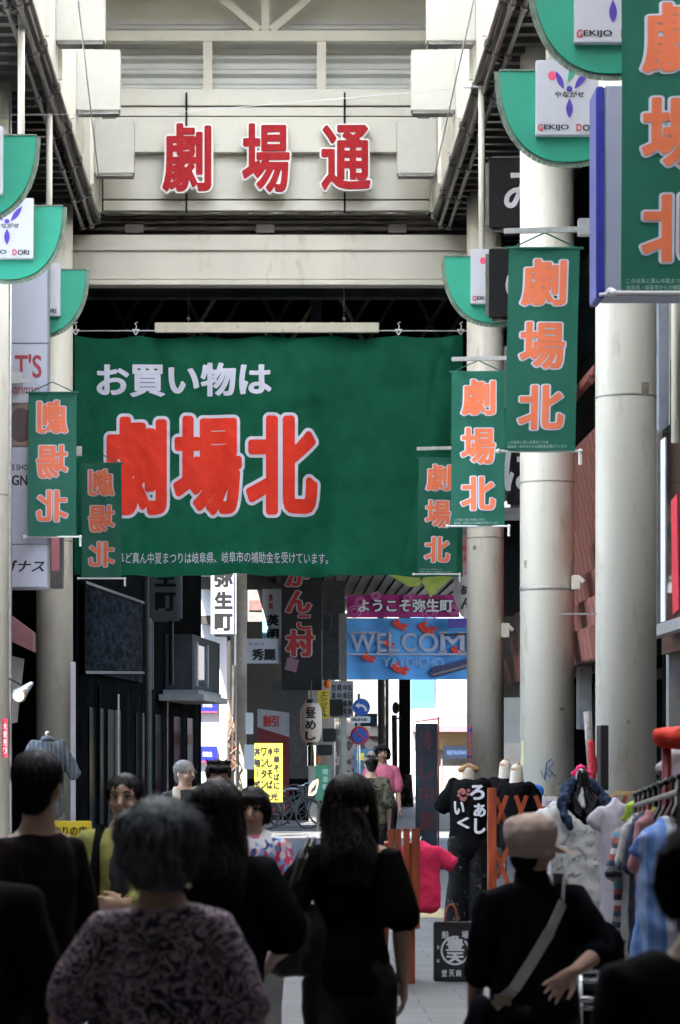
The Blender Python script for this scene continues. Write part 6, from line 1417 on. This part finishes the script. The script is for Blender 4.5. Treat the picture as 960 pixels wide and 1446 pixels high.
garment("blue_dress", "long blue and white striped garment hanging at the right edge", "dress", (X_(940,11.0),11.0), rad(6), bw, w=.24, h=.72, d=.10, sleeve=.02, zt=Z_(1163,11.0), seed=33, drop=3, sw=.03, flare=1.75, amp=.016)
for k, (f, px, wd, h, zt_, m, lab) in enumerate(((.18,906,.30,.72,1140,Mpat("grey leaf print", [(.40,.40,.40),(.44,.44,.44),(.12,.13,.15)], 14, 'noise', [.4,.55,.66], dist=1), "grey leaf print top on the rack just left of the blue striped garment"),
        (.38,915,.28,.66,1150,M("navy rack cloth", (.02,.03,.07), .9, var=.2), "navy top squeezed between brighter clothes on the rack"),
        (.55,922,.28,.70,1158,M("dull rose cloth", (.34,.16,.17), .9, var=.15), "dull rose top on the rack behind the blue striped garment"))):
    q = A0.lerp(A1, f); garment("rack_shirt", lab, "shirt", (q.x-.03, q.y), rad(58), m, w=wd, h=h, d=.045, sleeve=.08, zt=q.z-.07, seed=50+k, drop=2.4, sw=.045, group="clothes on the rack")
t = garment("lime_shirt", "lime green cloth hung at the end of the rack beside the lavender top", "cloth", (X_(893,14.6),14.6), rad(30), M("lime green cloth", (.36,.55,.06), .85, var=.15), w=.10, h=.16, d=.03, sleeve=.03, zt=Z_(1133,14.6), seed=34, drop=1.3, sw=.02)
for k, (px, py, c) in enumerate(((905,1142,(.6,.12,.05)),(917,1150,(.5,.3,.05)),(926,1132,(.45,.5,.08)))):
    bm = NB(); P = A0.lerp(A1, .15+.2*k); chain(bm, [P+V3((0,0,-.06)), P+V3((.01,.02,-.14)), P+V3((-.01,.0,-.26))], [.02,.04,.03], 10)
    obj("bright_cloth", remesh(bm, .01, 2, folds(.01,20,k)), M("bright cloth %s" % "abc"[k], c, .85), label=["orange cloth bundle hooked on the rack rail","mustard cloth bundle hooked on the rack rail","yellow green cloth bundle hooked on the rack rail"][k], cat="cloth")
# red parasol top and its pole
t = thing("red_canopy", "red cloth canopy on a red pole cut by the right edge", "canopy", (X_(940,12.2), 12.2, 0)); Y = 12.2
bm = NB(); chain(bm, [pt(934,1043,Y), pt(950,1041,Y), pt(990,1037,Y), pt(1040,1034,Y)], [(.05,.045),(.12,.050),(.25,.052),(.3,.052)], 16, side=(0,1,0)); obj("canopy_cloth", remesh(bm, .01, 3, folds(.012,12,2)), M("scarlet cloth", (.72,.035,.015), .8, var=.12), t)
bm = NB(); tube(bm, [pt(941,1052,Y), V3((X_(941,Y),Y,.02))], .022, 12); obj("pole", bm, M("red pole", (.28,.02,.025), .4), t, smooth=True)
bm = NB(); cyl(bm, (X_(941,Y),Y), .18, .001, .05, 24); obj("base", bm, black, t)
garment("hanging_blouse", "white blouse with dark print hanging under the red canopy", "blouse", (X_(966,12.6),12.6), rad(10), Mpat("white and ink print", [(.6,.55,.6),(.58,.5,.58),(.05,.05,.07)], 12, 'noise', [.4,.6,.68]), w=.16, h=.32, d=.06, sleeve=.04, zt=Z_(1055,12.6), seed=36, drop=1.4, sw=.04)
garment("dark_coat", "black long garment hanging beside the red pole", "coat", (X_(955,13.0),13.0), 0, blk, w=.15, h=.75, d=.08, sleeve=.04, zt=Z_(1095,13.0), seed=37, drop=1.4, sw=.05)
# bright bits between the second and nearest columns
t = garment("magenta_cloth", "hot pink cloth hanging between the two near right columns", "cloth", (X_(820,22.5),22.5), 0, M("hot pink cloth", (.75,.02,.14), .8, var=.1), w=.10, h=.12, d=.04, sleeve=.03, zt=Z_(1080,22.5), seed=38, drop=.6, sw=.025)
bm = NB(); chain(bm, [pt(834,1050,22.8), pt(837,1085,22.8), pt(835,1112,22.8)], [.03,.045,.025], 12); obj("red_flag_cloth", remesh(bm, .01, 2, folds(.01,16,2)), M("signal red cloth", (.5,.03,.04), .8), label="rolled red flag hanging left of the nearest right column", cat="flag")
bm = NB(); tube(bm, [pt(829,1005,22.9), pt(835,1090,22.9)], .035, 8); obj("rolled_plastic", bm, M("clear grey plastic", (.30,.27,.25), .3, var=.4, scale=20), smooth=True, label="rolled grey plastic leaning beside the red flag", cat="roll")
# chrome cart at the lower right
t = thing("chrome_cart", "shiny chrome trolley rails below the floral dress", "trolley", (X_(855,10.2), 10.2, 0)); Y = 10.2
bm = NB()
for py, r in ((1370,.016),(1386,.010),(1412,.014),(1424,.010),(1470,.012)):
    for yy in (Y, Y+.5): tube(bm, [(X_(818,Y),yy,Z_(py,Y)), (X_(905,Y),yy,Z_(py,Y))], r, 10)
for px in (820,846,872,903):
    for yy in (Y, Y+.5): tube(bm, [(X_(px,Y),yy,.06), (X_(px,Y),yy,Z_(1370,Y))], .010, 10)
obj("rail", bm, chrome, t, smooth=True)
bm = NB(); box(bm, X_(820,Y), X_(903,Y), Y+.02, Y+.48, Z_(1400,Y), Z_(1384,Y)); obj("tray", bm, M("blue steel", (.12,.16,.24), .25, .7, var=.4, scale=12), t, bevel=.01)
bm = NB(); 
for px in (822,901):
    for yy in (Y, Y+.5): ball(bm, (X_(px,Y), yy, .032), (.014,.03,.03))
obj("wheel", bm, black, t, smooth=True)
bm = NB(); chain(bm, [V3((X_(836,10.6),10.45,Z_(1330,10.6)-.3)), V3((X_(838,10.6),10.45,Z_(1330,10.6)))], [(.10,.08),(.11,.09)], 14); 
obj("dark_bundle", remesh(bm, .012, 3, folds(.012,10,1)), blk, label="black cloth bundle on the chrome trolley", cat="bundle")
# left side: shirt on stand, yellow notice
Y = 27; t = thing("shirt_stand", "grey striped shirt on a chrome display stand by the left columns", "shirt stand", (X_(67,Y), Y, 0), rad(5))
garment("", "", "", (0,0), 0, stripes("grey pinstripe", [(.055,.065,.08),(.055,.065,.08),(.055,.065,.08),(.11,.125,.145)], -.045), w=.34, h=.72, d=.12, sleeve=.14, zt=Z_(1044,Y), parent=t, part="shirt", seed=40, drop=2.2, sw=.07)
bm = NB(); z_ = Z_(1044,Y); chain(bm, [V3((0,-.02,z_-.03)), V3((0,-.01,z_+.0)), V3((0,-.005,z_+.022))], [(.085,.08),(.068,.062),(.060,.055)], 18, caps=False); obj("collar", bm, M("grey collar", (.075,.085,.10), .9), t, local=True, smooth=True)
bm = NB(); tube(bm, [V3((0,0,.03)), V3((0,0,z_+.05))], .014); ball(bm, V3((0,0,z_+.06)), .022); cyl(bm, (0,0), .2, .001, .03, 24)
for s in (-1,1): tube(bm, [V3((s*.22,-.1,.03)), V3((s*.20,-.1,.85)), V3((s*.05,-.1,.95))], .014)
obj("stand", bm, chrome, t, local=True, smooth=False)
t = board("yellow_notice", "yellow notice with black writing half hidden behind the left person", "notice", 55, 129, 1160, 1240, 20, M("notice yellow", (.80,.62,.04), .6, var=.03))
textobj("lettering", ink, t, [(("手作りの店", X_(62,20), Z_(1181,20), X_(123,20), Z_(1167,20), 19.99), dict(bold=.03)), (("どら焼", X_(72,20), Z_(1225,20), X_(122,20), Z_(1190,20), 19.99), dict(bold=.05))])
bm = NB()
for px in (60, 124): bar(bm, pt(px,1238,20.06), (X_(px,20),20.06,0), .03)
obj("leg", bm, steel, t)
# bicycles
def bicycle(loc, rz, label):
    t = thing("bicycle", label, "bicycle", loc, rz, "bicycles parked in the far street")
    for x in (-.53, .53):
        w = None; bm = NB(); tube(bm, [(x+.33*math.cos(k*math.pi/16), 0, .345+.33*math.sin(k*math.pi/16)) for k in range(33)], .018, 8); w = obj("wheel", bm, black, t, local=True, smooth=True)
        bm = NB(); tube(bm, [(x+.305*math.cos(k*math.pi/16), 0, .345+.305*math.sin(k*math.pi/16)) for k in range(33)], .010, 6)
        for k in range(12): a_ = k*math.pi/6; tube(bm, [(x, .02*(-1)**k, .345), (x+.305*math.cos(a_), 0, .345+.305*math.sin(a_))], .003, 4)
        tube(bm, [(x,-.05,.345),(x,.05,.345)], .025, 8); obj("rim", bm, steel, w, local=True)
        bm = NB(); tube(bm, [(x+.365*math.cos(a_), 0, .345+.365*math.sin(a_)) for a_ in [math.pi*(.05+.9*k/12) for k in range(13)]], .024, 6); obj("mudguard", bm, steel, t, local=True)
    bm = NB()
    for P in (((-.53,0,.345),(-.08,0,.30)),((-.08,0,.30),(-.20,0,.82)),((-.08,0,.30),(.36,0,.72)),((-.18,0,.55),(.36,0,.80)),((-.53,0,.345),(-.20,0,.72)),((.53,0,.345),(.34,0,.95))): tube(bm, [V3(p) for p in P], .018, 8)
    obj("frame", bm, M("bicycle frame", (.03,.03,.033), .35, .4), t, local=True)
    bm = NB(); tube(bm, [V3((.20,-.27,.98)),V3((.33,-.22,1.0)),V3((.35,0,.96)),V3((.33,.22,1.0)),V3((.20,.27,.98))], .014, 8); obj("handlebar", bm, chrome, t, local=True, smooth=True)
    bm = NB(); chain(bm, [V3((-.34,0,.86)),V3((-.22,0,.87)),V3((-.06,0,.86))], [(.09,.03),(.08,.03),(.025,.02)], 12, side=(0,1,0)); obj("saddle", bm, M("pale saddle", (.4,.4,.42), .4), t, local=True, smooth=True)
    bm = NB(); zb = .70
    for k in range(6):
        z = zb+k*.05; e = .13+.012*k; P = [V3((.52-e,-e*1.2,z)),V3((.52+e,-e*1.2,z)),V3((.52+e,e*1.2,z)),V3((.52-e,e*1.2,z)),V3((.52-e,-e*1.2,z))]; tube(bm, P, .005, 4)
    for a_ in range(16):
        c, s = math.cos(a_*math.pi/8), math.sin(a_*math.pi/8); q = 1/max(abs(c),abs(s)); tube(bm, [V3((.52+.13*c*q,.156*s*q,zb)), V3((.52+.19*c*q,.23*s*q,zb+.25))], .004, 4)
    obj("basket", bm, steel, t, local=True)
    bm = NB(); tube(bm, [(-.08,-.09,.30),(-.02,-.09,.16)], .012, 6); tube(bm, [(-.08,.09,.30),(-.14,.09,.44)], .012, 6); cyl(bm, (-.02,-.12), .03, .13, .16, 8); tube(bm, [V3((-.50,.06,.34)),V3((-.58,.14,.01))], .010, 6); obj("pedals", bm, black, t, local=True)
    return t
b1 = bicycle((X_(406,58.6), 58.6, 0), rad(28), "parked bicycle with its front wheel showing beside the green sign")
dup(b1, (X_(376,60.2), 60.2, 0), rad(62), "parked bicycle with a pale saddle under the yellow poster")
dup(b1, (X_(425,62), 62, 0), rad(20), "parked bicycle half hidden behind the nearer one by the shell sign")
# foot of the far street: small stuff by the pole and a window shopper rack
bm = NB(); box(bm, X_(660,39.0), X_(666,39.0), 38.95, 39.0, Z_(1095,39), Z_(1025,39)); obj("sticker_strip", bm, Mpat("sticker strip", [(.03,.07,.45),(.5,.15,.04),(.03,.10,.5),(.02,.02,.06)], 3.2, 'noise', [.35,.5,.6,.7], stretch=(.2,.2,4)), label="narrow strip of blue and orange stickers on the edge of the far right column", cat="sticker")
